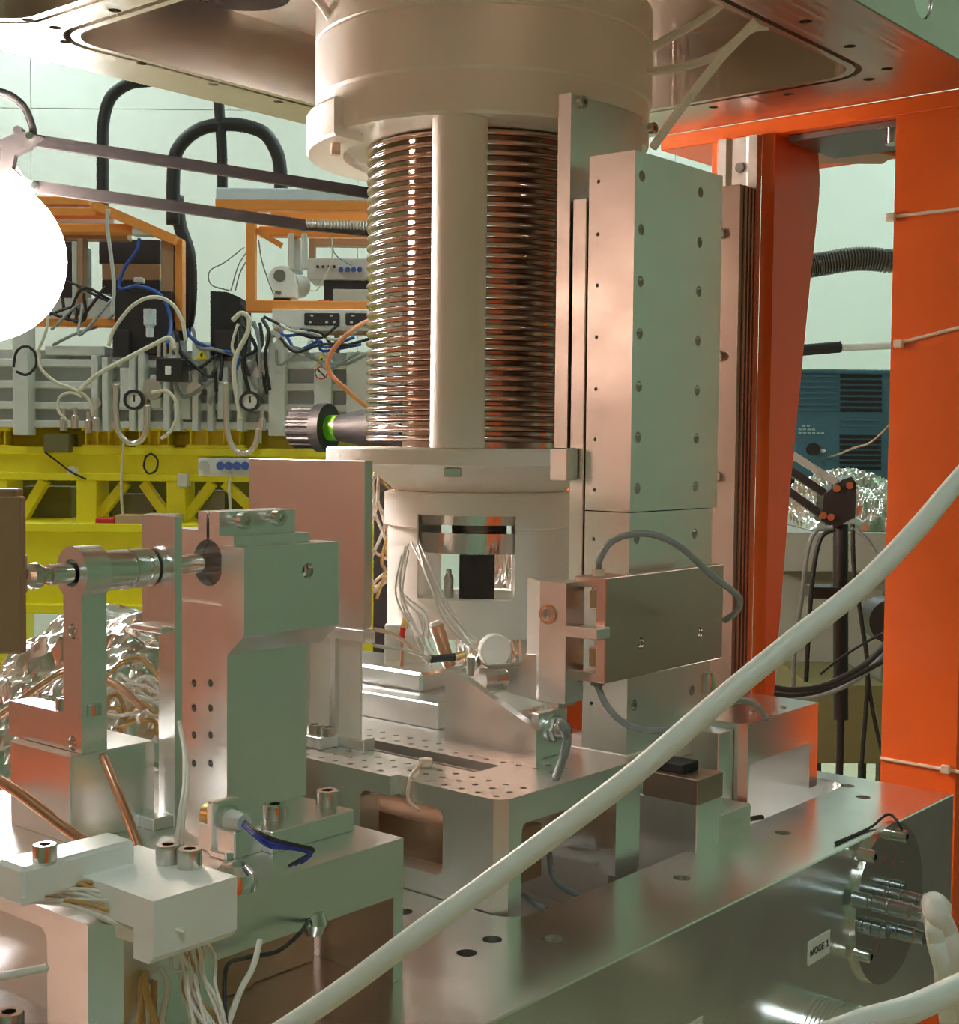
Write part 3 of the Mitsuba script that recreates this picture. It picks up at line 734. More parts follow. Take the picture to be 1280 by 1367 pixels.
# angle bracket
KA, KA1 = .3680, .3815
t = thing('angle_bracket', 'L-shaped grey metal bracket with a ring end, standing on the square block at the left', 'bracket')
kb0 = HB - .0078
fz0, fz1 = 1.2045, 1.2215
kb1 = pa(85, 900, KA)[1]; kf = pa(12, 957, KA)[1]
prof = m3.CrossSection([[(kb0, fz0), (kf, fz0), (kf, fz1), (kb1 + .003, fz1), (kb1 + .0008, fz1 + .0008), (kb1, fz1 + .003), (kb1, HZ), (kb0, HZ)]], m3.FillRule.NonZero) + m3.CrossSection.circle(.0125, 48).translate((HB, HZ))
prof -= m3.CrossSection.circle(.0066, 40).translate((HB, HZ))
br = prof.extrude(KA1 - KA).transform(np.array([[0, 0, 1, KA], [1, 0, 0, 0], [0, 1, 0, 0]], float))
hs = []
for p in ((97, 843), (97, 992)):
    q = pa(*p, KA); hs.append((q[1], q[2]))
br -= union([rod((KA - .01, b, z), (KA + .004, b, z), .0036, n=28) for b, z in hs])
put('body', br, ALS, t)
for b, z in hs:
    screw(t, (KA + .0038, b, z), (-1, 0, 0), .0033, .003)
for p in ((42, 948), (72, 957)):
    q = pz(*p, fz1 + .002); screw(t, (KA + .0065, q[1], fz1), (0, 0, 1), .0045, .0055)
# square block below
c = pz(95, 1128, ZD)
t = thing('mounting_block', 'shiny square metal block under the L-shaped bracket', 'block')
put('body', box(c[0], .409, c[1], .598, ZD, fz0 - .0003), CHROME if False else ALS, t)
# thin plate
PTA, PTB = .4121, .5357
t = thing('thin_plate', 'thin upright metal plate with a narrow pale edge between bracket and tower', 'plate')
m = prism([(PTB, ZD), (PTB + .0125, ZD), (PTB + .0125, 1.2585), (PTB + .0252, 1.2585), (PTB + .0252, 1.3131), (PTB, 1.3131)], PTA, PTA + .0044, 'a')
m -= rod((PTA - .02, HB, HZ), (PTA + .03, HB, HZ), .0052)
put('plate', m, ALS, t)
put('ledge', box(PTA - .0065, PTA, PTB + .002, PTB + .0262, 1.2572, 1.2602), AL, t)
put('foot', box(PTA - .012, PTA, PTB + .001, PTB + .0125, ZD, ZD + .006), AL, t)
# big square plate and the frame under it
QA, QB = .6059, .6003
t = thing('square_plate', 'large square brownish metal plate standing upright left of the white disc', 'plate')
qa1 = .6131
put('plate', box(QA, qa1, QB, .7085, 1.2335, 1.338), ALT, t)
m = box(QA, qa1 + .003, QB, .66, ZT, 1.2333) - prism(rrect(pa(486, 900, QA)[1], pa(447, 900, QA)[1], ZT + .006, 1.226, .002), QA - .01, QA + .03, 'a') - prism(rrect(pa(440, 900, QA)[1], .652, ZT + .006, 1.226, .002), QA - .01, QA + .03, 'a')
put('foot_frame', m, AL, t)
put('window_pane', box(QA + .003, QA + .0045, QB + .006, .655, ZT + .004, 1.229, 0), ACRYL, t)
put('foot', box(QA - .016, QA, QB + .022, .66, ZT, ZT + .008), AL, t)
q = pz(424, 985, ZT + .008); screw(t, (QA - .008, q[1], ZT + .008), (0, 0, 1), .0045, .0055); screw(t, (QA - .008, q[1] + .012, ZT + .008), (0, 0, 1), .0045, .0055)
# block with two cap screws at the bench's right end
t = thing('step_block', 'low aluminium step block with two tall cap screws on the bench beside the tower', 'step block')
c = pz(365, 1146, ZD); zc = pb(475, 1075, c[1])[2]
sa, sb = pz(365, 1143, ZD)[0], .467
put('body', box(.413, .4655, .467, .505, ZD, ZD + .0105), AL, t)
put('tongue', box(.397, .4135, .4735, .4995, ZD, ZD + .0125), AL, t)
for p in ((367, 1092), (437, 1073)):
    q = pz(*p, ZD + .0105); screw(t, (q[0], q[1], ZD + .0105), (0, 0, 1), .0056, .0068)
# sensor plate with connector
t = thing('sensor_plate', 'small upright square metal plate with a silver connector and blue leads on the bench', 'connector plate')
c = pz(283, 1142, ZD)
e = pb(320, 1130, c[1])[0]; h1 = pb(283, 1072, c[1])[2]
put('plate', box(c[0], e, c[1], c[1] + .004, ZD, h1), ALS, t)
q = pb(303, 1093, c[1])
put('nut', orient(Mf.cylinder(.0025, .0068, .0068, 6), (q[0], c[1], q[2]), (0, -1, 0)), STEEL, t)
put('barrel', rod((q[0], c[1] - .0025, q[2]), (q[0], c[1] - .012, q[2]), .005, .0042), LGREY, t)
put('rear_nut', rod((q[0], c[1] + .004, q[2]), (q[0], c[1] + .0125, q[2]), .0062, n=24), BRASS, t)
put('base', box(c[0] - .002, e + .006, c[1] - .012, c[1], ZD, ZD + .0035), ALS, t)
q2 = toworld((q[0], c[1] - .012, q[2]))
for i in range(3):
    o = np.array([.0006 * (i - 1), 0, .0007 * (i - 1)])
    put('blue_lead', tube([q2 + o, W(340, 1112, .575) + o, W(365, 1126, .572) + o * 2, W(395, 1131, .575) + o, W(416, 1138, .582) + o, W(402 - 8 * i, 1152 + 2 * i, .586)], .0008, 8, 8), BLUEW if i < 2 else RUBBER, t, ROOM, True)
# white plastic blocks with their screws
t = thing('plastic_clamp', 'large milky white plastic block screwed over the bench corner', 'plastic block')
F1 = pz(318, 1172, 1.186); near = W(205, 1290, .488)
pa_, pb_ = toapp(W(205, 1290, .492))[0], toapp(W(205, 1290, .492))[1]
zt1, zt0 = 1.1835, W(205, 1290, .492)[2]
ar = pb(316, 1250, pb_)[0]
blk = prism([(pb_, zt0 + .003), (pb_ + .003, zt0), (DB0 + .0125, zt0), (DB0 + .0125, ZD + .0005), (pb_ + .048, ZD + .0005), (pb_ + .062, ZD + .008), (pb_ + .062, zt1), (pb_, zt1)], pa_, ar, 'a')
blk -= box(pa_ - .01, ar + .01, DB0 - .0005, DB0 + .06, zt0 - .01, ZD + .0005, 0) 
blk -= Mf.hull_points(np.array([(pa_ - .02, pb_ + .012, z) for z in (zt0 - .01, ZD + .008)] + [(pa_ + .009, pb_ + .012, z) for z in (zt0 - .01, ZD + .008)] + [(pa_ - .02, pb_ + .09, z) for z in (zt0 - .01, ZD + .008)] + [(pa_ + .009, pb_ + .09, z) for z in (zt0 - .01, ZD + .008)]))
put('body', blk, POM2, t)
for p in ((224, 1152), (253, 1158)):
    q = pz(*p, zt1); screw(t, (q[0], q[1], zt1), (0, 0, 1), .0048, .0075)
t = thing('plastic_clamp', 'smaller milky white plastic block at the left edge with one screw on top', 'plastic block')
c = toapp(W(30, 1212, .50)); zt2 = W(30, 1160, .50)[2]
ar = pb(120, 1165, c[1])[0]
put('body', box(c[0], c[0] + .05, c[1], c[1] + .018, zt2 - .013, zt2, .0015) + box(c[0], c[0] + .010, c[1], c[1] + .018, c[2], zt2 - .01, .001), POM2, t)
q = pz(60, 1148, zt2); screw(t, (q[0], q[1], zt2), (0, 0, 1), .0045, .006)
# wire ribbon and bundles
def wires(name, pts, n, r, spread, mats, lab, seed):
    rn = np.random.default_rng(seed); k = thing(name, lab, 'wire bundle')
    for i in range(n):
        o = rn.normal(0, spread, 3)
        pp = [np.asarray(p) + o + rn.normal(0, spread * .7, 3) * (0 < j < len(pts) - 1) for j, p in enumerate(pts)]
        put('wire', tube(pp, r, 7, 6), mats[i % len(mats)], k, ROOM, True)
wires('wire_ribbon', [W(30, 1190, .525), W(70, 1193, .523), W(120, 1198, .515), W(175, 1216, .51), W(235, 1240, .505)], 12, .0009, .0022, [WIREW, WIREW, WIREW, WIRET], 'flat bunch of white and tan wires lying between the two milky plastic blocks', 3)
wires('hanging_wires', [W(240, 1250, .535), W(252, 1285, .53), W(262, 1325, .525), W(278, 1375, .515), W(290, 1420, .51)], 18, .0008, .0030, [WIREW, WIREW, WIREW, WIRET], 'bunch of white and tan wires hanging below the large plastic block', 4)
wires('hanging_wires', [W(205, 1290, .535), W(212, 1320, .53), W(208, 1360, .525), W(205, 1410, .52)], 6, .0014, .0030, [WIRET, WIREW, WIRET], 'loose brown wires hanging inside the bench left of the white bunch', 5)
put('black_wire', tube([W(412, 1228, .60), W(400, 1246, .58), W(370, 1270, .57), W(330, 1278, .56), W(303, 1290, .54), W(300, 1340, .53), W(304, 1400, .52)], .0009), RUBBER, None, ROOM, True, label='thin black wire hanging under the bench top', cat='wire')
put('white_wire', tube([W(347, 1255, .565), W(338, 1290, .555), W(320, 1325, .545), (W(300, 1380, .53))], .0013), WIREW, None, ROOM, True, label='single white cord hanging under the bench front edge', cat='wire')
put('bulb_glint', lathe([(0, 0), (.004, .001), (.006, .006), (.004, .011), (0, .012)], 20).translate(W(420, 1232, .605) - np.array([0, 0, .006])), STEEL, None, ROOM, label='small bright metal fitting under the bench front edge', cat='fitting')
put('dome_cap', lathe([(0, .011), (.005, .0102), (.0085, .007), (.0098, .003), (.0098, 0), (0, 0)], 32).translate(toworld(pz(312, 1186, ZD))), CHROME, None, ROOM, label='bright domed metal cap at the right edge of the large plastic block', cat='cap nut')
# white wires rising in front of the thin plate, copper pipes
for i, dx in enumerate((0, 7)):
    put('white_wire', tube([toworld(pz(235 + dx, 1128, ZD + .008)), W(240 + dx * .7, 1090, .60), W(247 + dx * .5, 1040, .62), W(246, 1000, .64), W(238, 960, .665)], .0011), WIREW, None, ROOM, True, label=f'{"left" if i == 0 else "right"} of two white cords rising along the thin plate', cat='wire')
put('copper_pipe', tube([W(138, 1010, .628), W(150, 1040, .61), W(170, 1090, .59), W(192, 1150, .575)], .0020), COPPER, None, ROOM, True, label='thin copper pipe coming down from under the L-shaped bracket', cat='pipe')
put('copper_pipe', tube([W(-20, 1030, .60), W(30, 1062, .59), W(90, 1108, .58), W(130, 1135, .572), W(170, 1155, .566)], .0024), COPPER, None, ROOM, True, label='thicker copper pipe crossing in front of the square block from the left edge', cat='pipe')
put('copper_pipe', tube([W(-15, 965, .70), W(20, 942, .705), W(60, 912, .71), W(95, 896, .715), (W(150, 912, .73)), W(190, 945, .75)], .0022), COPPER, None, ROOM, True, label='orange copper pipe curving behind the L-shaped bracket', cat='pipe')

# ------------------------------------------------------------------ desk lamp at the left
t = thing('desk_lamp', 'black spring-arm desk lamp with a glaring white head at the left edge', 'desk lamp')
H = W(-28, 345, 1.30)
put('bulb', lathe([(.079 * math.cos(math.radians(x)), .078 * math.sin(math.radians(x))) for x in range(-90, 91, 9)], 48).translate(H), WHITEP, t, ROOM, True)
scene[t + '__bulb']['emitter'] = {'type': 'area', 'radiance': rgb(WORK_LAMP)}
put('shade', orient(lathe([(.0, .09), (.04, .09), (.098, .02), (.097, .018), (.040, .086), (0, .086)], 48), H + [-.03, .03, .02], (-.75, .55, .35)), STOVE, t, ROOM)
def wbar(p, q, w, tk, m=STOVE, name='arm'):
    return put(name, bar(p, q, w, tk), m, t, ROOM, False)
JU, JL = W(36, 186, 1.34), W(46, 249, 1.34)
wbar(JU, W(520, 262, 1.52), .0110, .008); wbar(JL, W(408, 301, 1.47), .0110, .008); wbar(W(405, 303, 1.47), W(540, 316, 1.53), .0065, .007, name='arm_tail')
jp = [W(30, 176, 1.34), W(58, 184, 1.34), W(40, 200, 1.34), W(22, 208, 1.34), W(18, 225, 1.34), W(30, 236, 1.34), W(52, 245, 1.34), W(46, 258, 1.34), W(10, 246, 1.34), W(-40, 240, 1.34), W(-60, 215, 1.34)]
put('joint_plate', prism([(p[0], p[2]) for p in jp], 1.335, 1.345, 'b'), STOVE, t, ROOM)
for p in ((39, 181), (46, 247)):
    q = W(*p, 1.332); put('pivot', rod(q, q + [0, .012, 0], .0034), STEEL, t, ROOM)
q = W(26, 175, 1.34); put('knob', rod(q - [0, .006, 0], q + [0, .006, 0], .004), STOVE, t, ROOM)
hx = np.linspace(0, 1, 220)[:, None]; p0, p1 = W(408, 298, 1.463), W(520, 303, 1.51)
sp = p0 + (p1 - p0) * hx + .0042 * (np.cos(hx * 2 * np.pi * 26) * np.array([0, 1.0, 0]) + np.sin(hx * 2 * np.pi * 26) * np.array([0, 0, 1.0]))
put('spring', tube(sp, .0009, smooth=False, sides=6), STEEL, t, ROOM, True)
put('cord', tube([W(-30, 122, 1.34), W(5, 124, 1.34), W(30, 140, 1.34), W(42, 165, 1.34), W(45, 182, 1.34)], .0036), RUBBER, t, ROOM, True)
put('arm_stem', rod(H + [-.03, .035, .03], W(-50, 215, 1.34), .006), STOVE, t, ROOM)
# copper sheet at the left edge
t = thing('copper_sheet', 'brown copper sheet cut by the left edge of the picture', 'metal sheet')
p, q = W(-80, 866, .56), W(28, 660, .56)
put('sheet', box(p[0], q[0], .56, .566, p[2] - .002, q[2] - .001), BRONZE, t, ROOM)
put('fold', box(q[0] - .012, q[0] - .004, .565, .575, q[2] - .002, q[2] + .002), BRONZE, t, ROOM)
p, q = W(24, 791, .60), W(37, 739, .60)
put('tab', box(p[0], q[0], .575, .60, p[2], q[2]), ALT, t, ROOM)
put('tab_screw', rod(W(36, 766, .575) , W(29, 766, .575), .0022), DARKSTEEL, t, ROOM)


def foil(name, x0, x1, y0, y1, z0, hgt, lab, seed, n=110, amp=1.0):
    gx, gy = np.meshgrid(np.linspace(x0, x1, n), np.linspace(y0, y1, n), indexing='ij')
    u, v = (gx - x0) / (x1 - x0), (gy - y0) / (y1 - y0)
    env = np.clip(np.sin(np.pi * u), 0, 1) ** .6 * np.clip(np.sin(np.pi * v), 0, 1) ** .6
    p = np.stack([gx, gy, gx * 0], -1)
    sz = max(x1 - x0, y1 - y0)
    mound = hgt * env * (.55 + .6 * meshkit.noise(p * 3.2 / sz + 3, seed + 20))
    q = np.stack([gx, gy, mound], -1)
    dx, dy = np.gradient(mound, gx[1, 0] - gx[0, 0], gy[0, 1] - gy[0, 0])
    nrm = np.stack([-dx, -dy, np.ones_like(dx)], -1); nrm /= np.linalg.norm(nrm, axis=-1, keepdims=True)
    def crease(s, k):
        return 1 - np.abs(2 * meshkit.noise(q * s + 5 * k, seed + k) - 1) * 2
    d = amp * (.006 * crease(38, 1) + .0035 * crease(80, 2) + .0018 * crease(170, 3)) * np.minimum(1, env * 3)
    pos = q + nrm * d[..., None]
    pos[..., 2] = np.maximum(pos[..., 2], 0) + z0
    top = pos.reshape(-1, 3)
    bot = np.stack([gx, gy, gx * 0 + z0 - .0005], -1).reshape(-1, 3)
    i, k = np.meshgrid(np.arange(n - 1), np.arange(n - 1), indexing='ij')
    a, b, c, d = (i * n + k).ravel(), ((i + 1) * n + k).ravel(), ((i + 1) * n + k + 1).ravel(), (i * n + k + 1).ravel()
    f = np.vstack([np.stack([a, b, c], 1), np.stack([a, c, d], 1)])
    return put(name, trimesh.Trimesh(np.vstack([top, bot]), np.vstack([f, f[:, ::-1] + n * n]), process=False), FOIL, None, ROOM, 25, label=lab, cat='foil')


foil('foil_heap', -.36, -.14, .78, 1.02, 1.10, .155, 'heap of crumpled aluminium foil behind the L-shaped bracket', 5)
put('bright_plate', box(.418, .55, .62, .78, ZB + .0003, ZB + .062), ALS, None, label='bright aluminium slab lying behind the thin plate on the base', cat='slab')
wires('wire_tangle', [W(140, 935, .80), W(160, 925, .80), W(180, 932, .80), W(200, 925, .80), W(218, 940, .80)], 12, .0013, .007, [WIREW, WIREW, WIRET], 'tangle of pale wires lying behind the thin plate', 8)
# wires inside and around the white housing
wires('thermocouple_wires', [W(545, 735, 0.976), W(538, 790, 0.965), W(560, 830, 0.960), W(572, 860, 0.955), W(580, 880, 0.950)], 6, .0008, .0030, [WIREW], 'thin white wires hanging over the window of the white housing', 9)
wires('thermocouple_wires', [W(555, 720, 1.002), W(575, 770, 0.965), W(600, 820, 0.960), W(630, 850, 0.955), W(650, 866, 0.952)], 4, .0008, .0030, [WIREW], 'thin white wires running down right under the housing window', 10)
wires('wire_coils', [W(505, 640, 1.12), W(512, 680, 1.12), W(500, 720, 1.12), W(515, 760, 1.12), W(500, 800, 1.12)], 10, .0014, .011, [WIREW, CREAM, WIRET], 'tangle of pale wires seen between the square plate and the white housing', 12)
t = thing('copper_lead', 'thick copper lead standing under the housing window', 'lead')
put('stub', rod(W(582, 835, 0.971), W(600, 890, 0.971), .0052, .0045), COPPER, t, ROOM); put('tip', rod(W(580, 830, 0.971), W(583, 838, 0.971), .004), WIREW, t, ROOM)
put('black_sleeve', rod(W(574, 880, 0.939), W(608, 877, 0.939), .0026), BLACK, None, ROOM, label='short black sleeve on a wire under the housing window', cat='sleeve')
put('amber_bead', rod(W(609, 877, 0.939), W(622, 873, 0.939), .003, .002), BRASS, None, ROOM, label='small amber bead at the end of the black sleeve', cat='bead')
put('white_lead', tube([W(500, 862, .83), W(540, 868, .87), W(575, 879, 0.939)], .0011), WIREW, None, ROOM, True, label='upper white lead running from the square plate foot to the black sleeve', cat='wire')
put('white_lead', tube([W(500, 840, .85), W(530, 850, .88), W(575, 885, 0.950)], .0013), CREAM, None, ROOM, True, label='lower cream lead running down right to the black sleeve', cat='wire')
t = thing('red_lead', 'thin lead with red and brass ends standing on the bright block left of the housing', 'lead')
put('wire', tube([W(541, 820, 0.971), W(537, 850, 0.971), W(536, 890, 0.971)], .0012), COPPER, t, ROOM, True); put('red_sleeve', rod(W(538, 838, 0.971), W(536, 852, 0.971), .0020), RED, t, ROOM); put('brass_end', rod(W(544, 823, 0.971), W(539, 838, 0.971), .0028), BRASS, t, ROOM)
# bright base under the housing
t = thing('slab_pair', 'bright aluminium base blocks on the table under the white housing', 'base block')
c = W(565, 945, .93)
bx = toapp(W(562, 930, .955))
put('upper_block', box(bx[0], bx[0] + .05, bx[1], bx[1] + .12, ZT + .018, W(540, 893, .97)[2] - .0005, .002), ALS, t)
put('lower_block', box(bx[0] - .022, bx[0] + .10, bx[1] - .035, bx[1] + .12, ZT + .0002, ZT + .0178, .001), ALS, t)

# ------------------------------------------------------------------ black lens with green ring behind the bellows
t = thing('black_lens', 'black ribbed knob with a bright green ring behind the metal rings', 'lens')
c0 = W(394, 571, 1.50); ax = np.array([.92, -.40, 0]); ax /= np.linalg.norm(ax)
rk = S(28, 1.47)
pts = []
for i in range(96):
    a = 2 * math.pi * i / 96
    r = rk * (1.0 if (i // 3) % 2 else .93)
    pts.append((r * math.cos(a), r * math.sin(a)))
put('knob', orient(m3.CrossSection([pts]).extrude(.030), c0, ax), STOVE, t, ROOM, 20)
put('collar', rod(c0 + ax * .030, c0 + ax * .042, rk * 1.18, n=48), STOVE, t, ROOM)
put('green_ring', rod(c0 + ax * .042, c0 + ax * .054, rk * .62, n=40), GREEN, t, ROOM)
put('body', rod(c0 + ax * .054, c0 + ax * .14, rk * .62, rk * 1.35, n=48), STOVE, t, ROOM)
put('stand', box(c0[0] + .09, c0[0] + .12, c0[1] - .06, c0[1] - .03, 0, c0[2] - .02), STOVE, t, ROOM)

# ------------------------------------------------------------------ far left: beam line on yellow trestles
DB = 4.6
t = thing('trestle', 'long yellow steel trestle with diagonal braces carrying the grey beam line', 'trestle')
D0 = DB + .02
put('top_beam', rbox(-60, 580, 606, 637, D0 + .03, .16), YELLOW, t, ROOM)
put('top_flange', rbox(-60, 580, 601, 606, D0, .22), YELLOW, t, ROOM); put('lower_flange', rbox(-60, 580, 636, 640, D0, .22), YELLOW, t, ROOM)
for a, b in ((-20, 10), (102, 129), (222, 247), (352, 378), (470, 496)):
    put('post', rbox(a, b, 640, 706, D0 + .01, .16), YELLOW, t, ROOM)
for a, b in (((32, 690), (60, 642)), ((132, 690), (168, 645)), ((192, 645), (224, 690)), ((250, 690), (284, 645)), ((300, 645), (350, 692)), ((-30, 642), (-60, 690)), ((385, 690), (420, 645)), ((430, 645), (470, 690))):
    put('brace', bar(W(*a, D0 + .08), W(*b, D0 + .08), S(12, DB), .05), YELLOW, t, ROOM, False)
put('base_beam', rbox(-60, 580, 708, 812, D0 - .05, .3), YELLOW, t, ROOM); put('base_flange', rbox(-60, 580, 703, 709, D0 - .1, .4), YELLOW, t, ROOM); put('base_foot', rbox(-60, 580, 812, 818, D0 - .1, .4), YELLOW, t, ROOM)
put('leg', box(W(-40, 800, DB)[0], W(20, 800, DB)[0], DB, DB + .2, 0, W(0, 817, DB)[2]), YELLOW, t, ROOM); put('leg', box(W(420, 800, DB)[0], W(500, 800, DB)[0], DB, DB + .2, 0, W(0, 817, DB)[2]), YELLOW, t, ROOM)
for i, (a, b) in enumerate(((-30, 12), (108, 166), (180, 230), (248, 326))):
    s = thing('saddle', f'deep yellow ribbed steel saddle under the beam line, {["at the left edge", "under the left gauge", "right of the left gauge", "under the right gauge"][i]}', 'saddle')
    put('web', rbox(a + 4, b - 4, 574, 596, D0 + .06, .08), YELLOW2, s, ROOM); put('flange', rbox(a, b, 570, 575, D0, .2), YELLOW2, s, ROOM); put('flange', rbox(a, b, 594, 599, D0, .2), YELLOW2, s, ROOM)
    for k in range(4):
        x = a + 5 + (b - a - 12) * k / 3; put('rib', rbox(x, x + 2.5, 575, 594, D0 + .01, .06), YELLOW2, s, ROOM)
t = thing('gear_shelf_shade', 'shelf of gear behind the yellow trestle with a dark back added as shade', 'shelf')
put('back', rbox(-60, 580, 641, 703, D0 + .35, .02), OLIVE, t, ROOM); put('deck', rbox(-60, 580, 699, 703, D0 + .1, .26), BLACKM, t, ROOM)  # dark back and deck stand for the shadow under the trestle
for i, (a, b, y0, y1, m, lab) in enumerate(((127, 152, 692, 704, RED, 'red box on the lower trestle beam'), (153, 190, 688, 704, CARD, 'brown cardboard box on the lower trestle beam'), (190, 236, 687, 704, PINKC, 'pale pink carton on the lower trestle beam'))):
    put('small_box', rbox(a, b, y0, y1, D0 - .095, .1), m, None, ROOM, label=lab, cat='box')
for a, b, y0, y1 in ((30, 95, 650, 695), (150, 205, 660, 698), (262, 300, 655, 698)):
    put('gear', rbox(a, b, y0, y1, D0 + .2, .1), DARKSTEEL if a > 100 else OLIVE, t, ROOM)
# grey vessel
t = thing('beam_vessel', 'long grey ribbed steel beam-line vessel on yellow saddles', 'vacuum vessel')
put('body', rbox(-60, 580, 472, 570, DB + .06, .22), GREYP, t, ROOM)
for y in (484, 513, 541, 566):
    put('rib', rbox(-60, 580, y, y + 4, DB, .1), LGREY, t, ROOM)
for a, b, y0, y1 in ((17, 37, 430, 581), (358, 380, 455, 582), (419, 442, 470, 552), (462, 500, 470, 560)):
    m = rbox(a, b, y0, y1, DB - .06, .08)
    if a == 358:
        q = W(368, 454, DB); m = m + rod(q + [0, -.06, 0], q + [0, .02, 0], S(11, DB)) - rod(q - [0, .2, 0], q + [0, .2, 0], S(5, DB))
    put('upright', m, LGREY, t, ROOM)
put('top_plate', rbox(60, 140, 462, 474, DB, .2), LGREY, t, ROOM)
for a in (122, 136, 172, 184, 218, 232, 256, 276, 316):
    put('flange_bar', rbox(a, a + 8, 478 - (a % 5) * 2, 576, DB - .05, .12), LGREY if a % 3 else GREYP, t, ROOM)
for a, y0, y1 in ((160, 490, 545), (200, 500, 545), (240, 495, 560), (290, 490, 560), (330, 480, 530)):
    put('cover_plate', rbox(a, a + 14, y0, y1, DB - .03, .1), LGREY, t, ROOM)
for x, y, r in ((345, 492, 13), (205, 520, 14), (262, 520, 10), (130, 538, 8)):
    q = W(x, y, DB - .02); put('port', rod(q - [0, .03, 0], q + [0, .1, 0], S(r, DB)), ALT, t, ROOM)
for x, y in ((85, 563), (100, 560), (118, 566), (128, 563), (345, 580), (350, 563)):
    q = W(x, y, DB - .06); put('valve', lathe([(0, -.03), (S(5, DB), -.03), (S(5, DB), .01), (S(3, DB), .015), (S(3, DB), .04), (0, .04)], 20).translate(q), ALT, t, ROOM)
for i, (x, y) in enumerate(((181, 534), (335, 536))):
    s = thing('pressure_gauge', f'round pressure gauge with black rim, {"left" if i == 0 else "right"} one of two on the vessel', 'gauge')
    q = W(x, y, DB - .16)
    put('rim', ring(q, (0, -1, 0), S(13, DB), S(9.6, DB), .03), BLACK, s, ROOM); put('dial', rod(q + [0, .0, 0], q - [0, .02, 0], S(10, DB)), WHITEP, s, ROOM)
    put('needle', box(q[0] - .003, q[0] + .003, q[1] - .022, q[1] - .0195, q[2] - .005, q[2] + .016, 0), INK, s, ROOM); put('stem', rod(q, q + [0, .1, 0], S(5, DB)), BRASS, s, ROOM)
t = thing('black_valve_box', 'square black valve box with white tag above the left gauge', 'valve box')
put('box', rbox(208, 243, 478, 508, DB - .16, .1), BLACK, t, ROOM); put('tag', rbox(220, 228, 488, 500, DB - .165, .004), WHITEP, t, ROOM)
for x in (212, 220, 228, 236):
    q = W(x, 476, DB - .12); put('fitting', rod(q, q + [0, 0, .045], S(2.5, DB)), ALT, t, ROOM)
# signs
def warnsign(x, y, s, lab):
    k = thing('warning_sign', lab, 'sign'); d = DB - .065
    p = [W(x, y - s, d), W(x + s * 1.1, y + s * .8, d), W(x - s * 1.1, y + s * .8, d)]
    put('plate', prism([(v[0], v[2]) for v in p], d - .004, d, 'b'), YSIGN, k, ROOM, False)
    q = W(x, y + s * .2, d)
    h = S(s, d)
    put('flash', prism([(q[0] + h * u, q[2] + h * v) for u, v in ((-.05, .45), (.28, .45), (.1, .08), (.3, .08), (-.12, -.5), (-.02, -.05), (-.25, -.05))][::-1], d - .0052, d - .0041, 'b'), INK, k, ROOM, False)
t2 = thing('sign_backing', 'pale square plate carrying the left yellow warning sign', 'plate'); put('plate', rbox(256, 280, 456, 482, DB - .06, .02), LGREY, t2, ROOM)
warnsign(269, 473, 8, 'left of two yellow triangular warning signs, between the dark cabinets')
warnsign(429, 480, 8, 'right of two yellow triangular warning signs, beside the orange cable')
k = thing('prohibition_sign', 'round white sign with a red rim under the right warning sign', 'sign'); q = W(429, 498, DB - .062)
put('disc', rod(q, q - [0, .004, 0], S(8.5, DB)), WHITEP, k, ROOM); put('rim', ring(q - [0, .004, 0], (0, -1, 0), S(8.5, DB), S(7, DB), .001), RED, k, ROOM)
put('bar', bar(q + [-S(5, DB), -.0052, S(5, DB)], q + [S(5, DB), -.0052, -S(5, DB)], S(2, DB), .001), INK, k, ROOM, False)
# socket strip
t = thing('socket_strip', 'white socket strip with blue plugs on the yellow trestle beam', 'socket strip')
put('strip', rbox(264, 335, 612, 636, D0 - .05, .07), WHITEP, t, ROOM)
put('grey_socket', rod(W(272, 622, D0 - .05), W(272, 622, D0 - .09), S(7, DB)), GREYP, t, ROOM)
for x in (294, 305, 316, 327):
    put('blue_plug', rod(W(x, 622, D0 - .05), W(x, 622, D0 - .11), S(5.5, DB)), BLUE, t, ROOM)
put('junction_box', rbox(236, 250, 632, 650, D0 - .04, .06), LGREY, None, ROOM, label='small grey junction box below the yellow trestle beam', cat='box')
q = W(99, 629, D0 + .03); put('white_disc', rod(q, q - [0, .03, 0], S(7, DB)), WHITEP, None, ROOM, label='small white round cap hanging in front of the yellow beam', cat='cap')
put('dark_socket_box', rbox(58, 92, 579, 604, DB - .02, .1), OLIVE, None, ROOM, label='dark box with faded yellow stickers on the trestle below the vessel', cat='box')
put('rear_beam', rbox(-60, 580, 571, 601, DB + .20, .1), YELLOW2, None, ROOM, label='yellow beam behind the ribbed saddles under the vessel', cat='beam')
q = W(405, 600.5, DB + .06); put('yellow_cone', lathe([(0, 0), (S(8, DB), 0), (S(3, DB), S(12, DB)), (S(2, DB), S(28, DB)), (0, S(28, DB))], 24).translate(q), YELLOW, None, ROOM, label='small yellow cone beside the black lens', cat='cone')
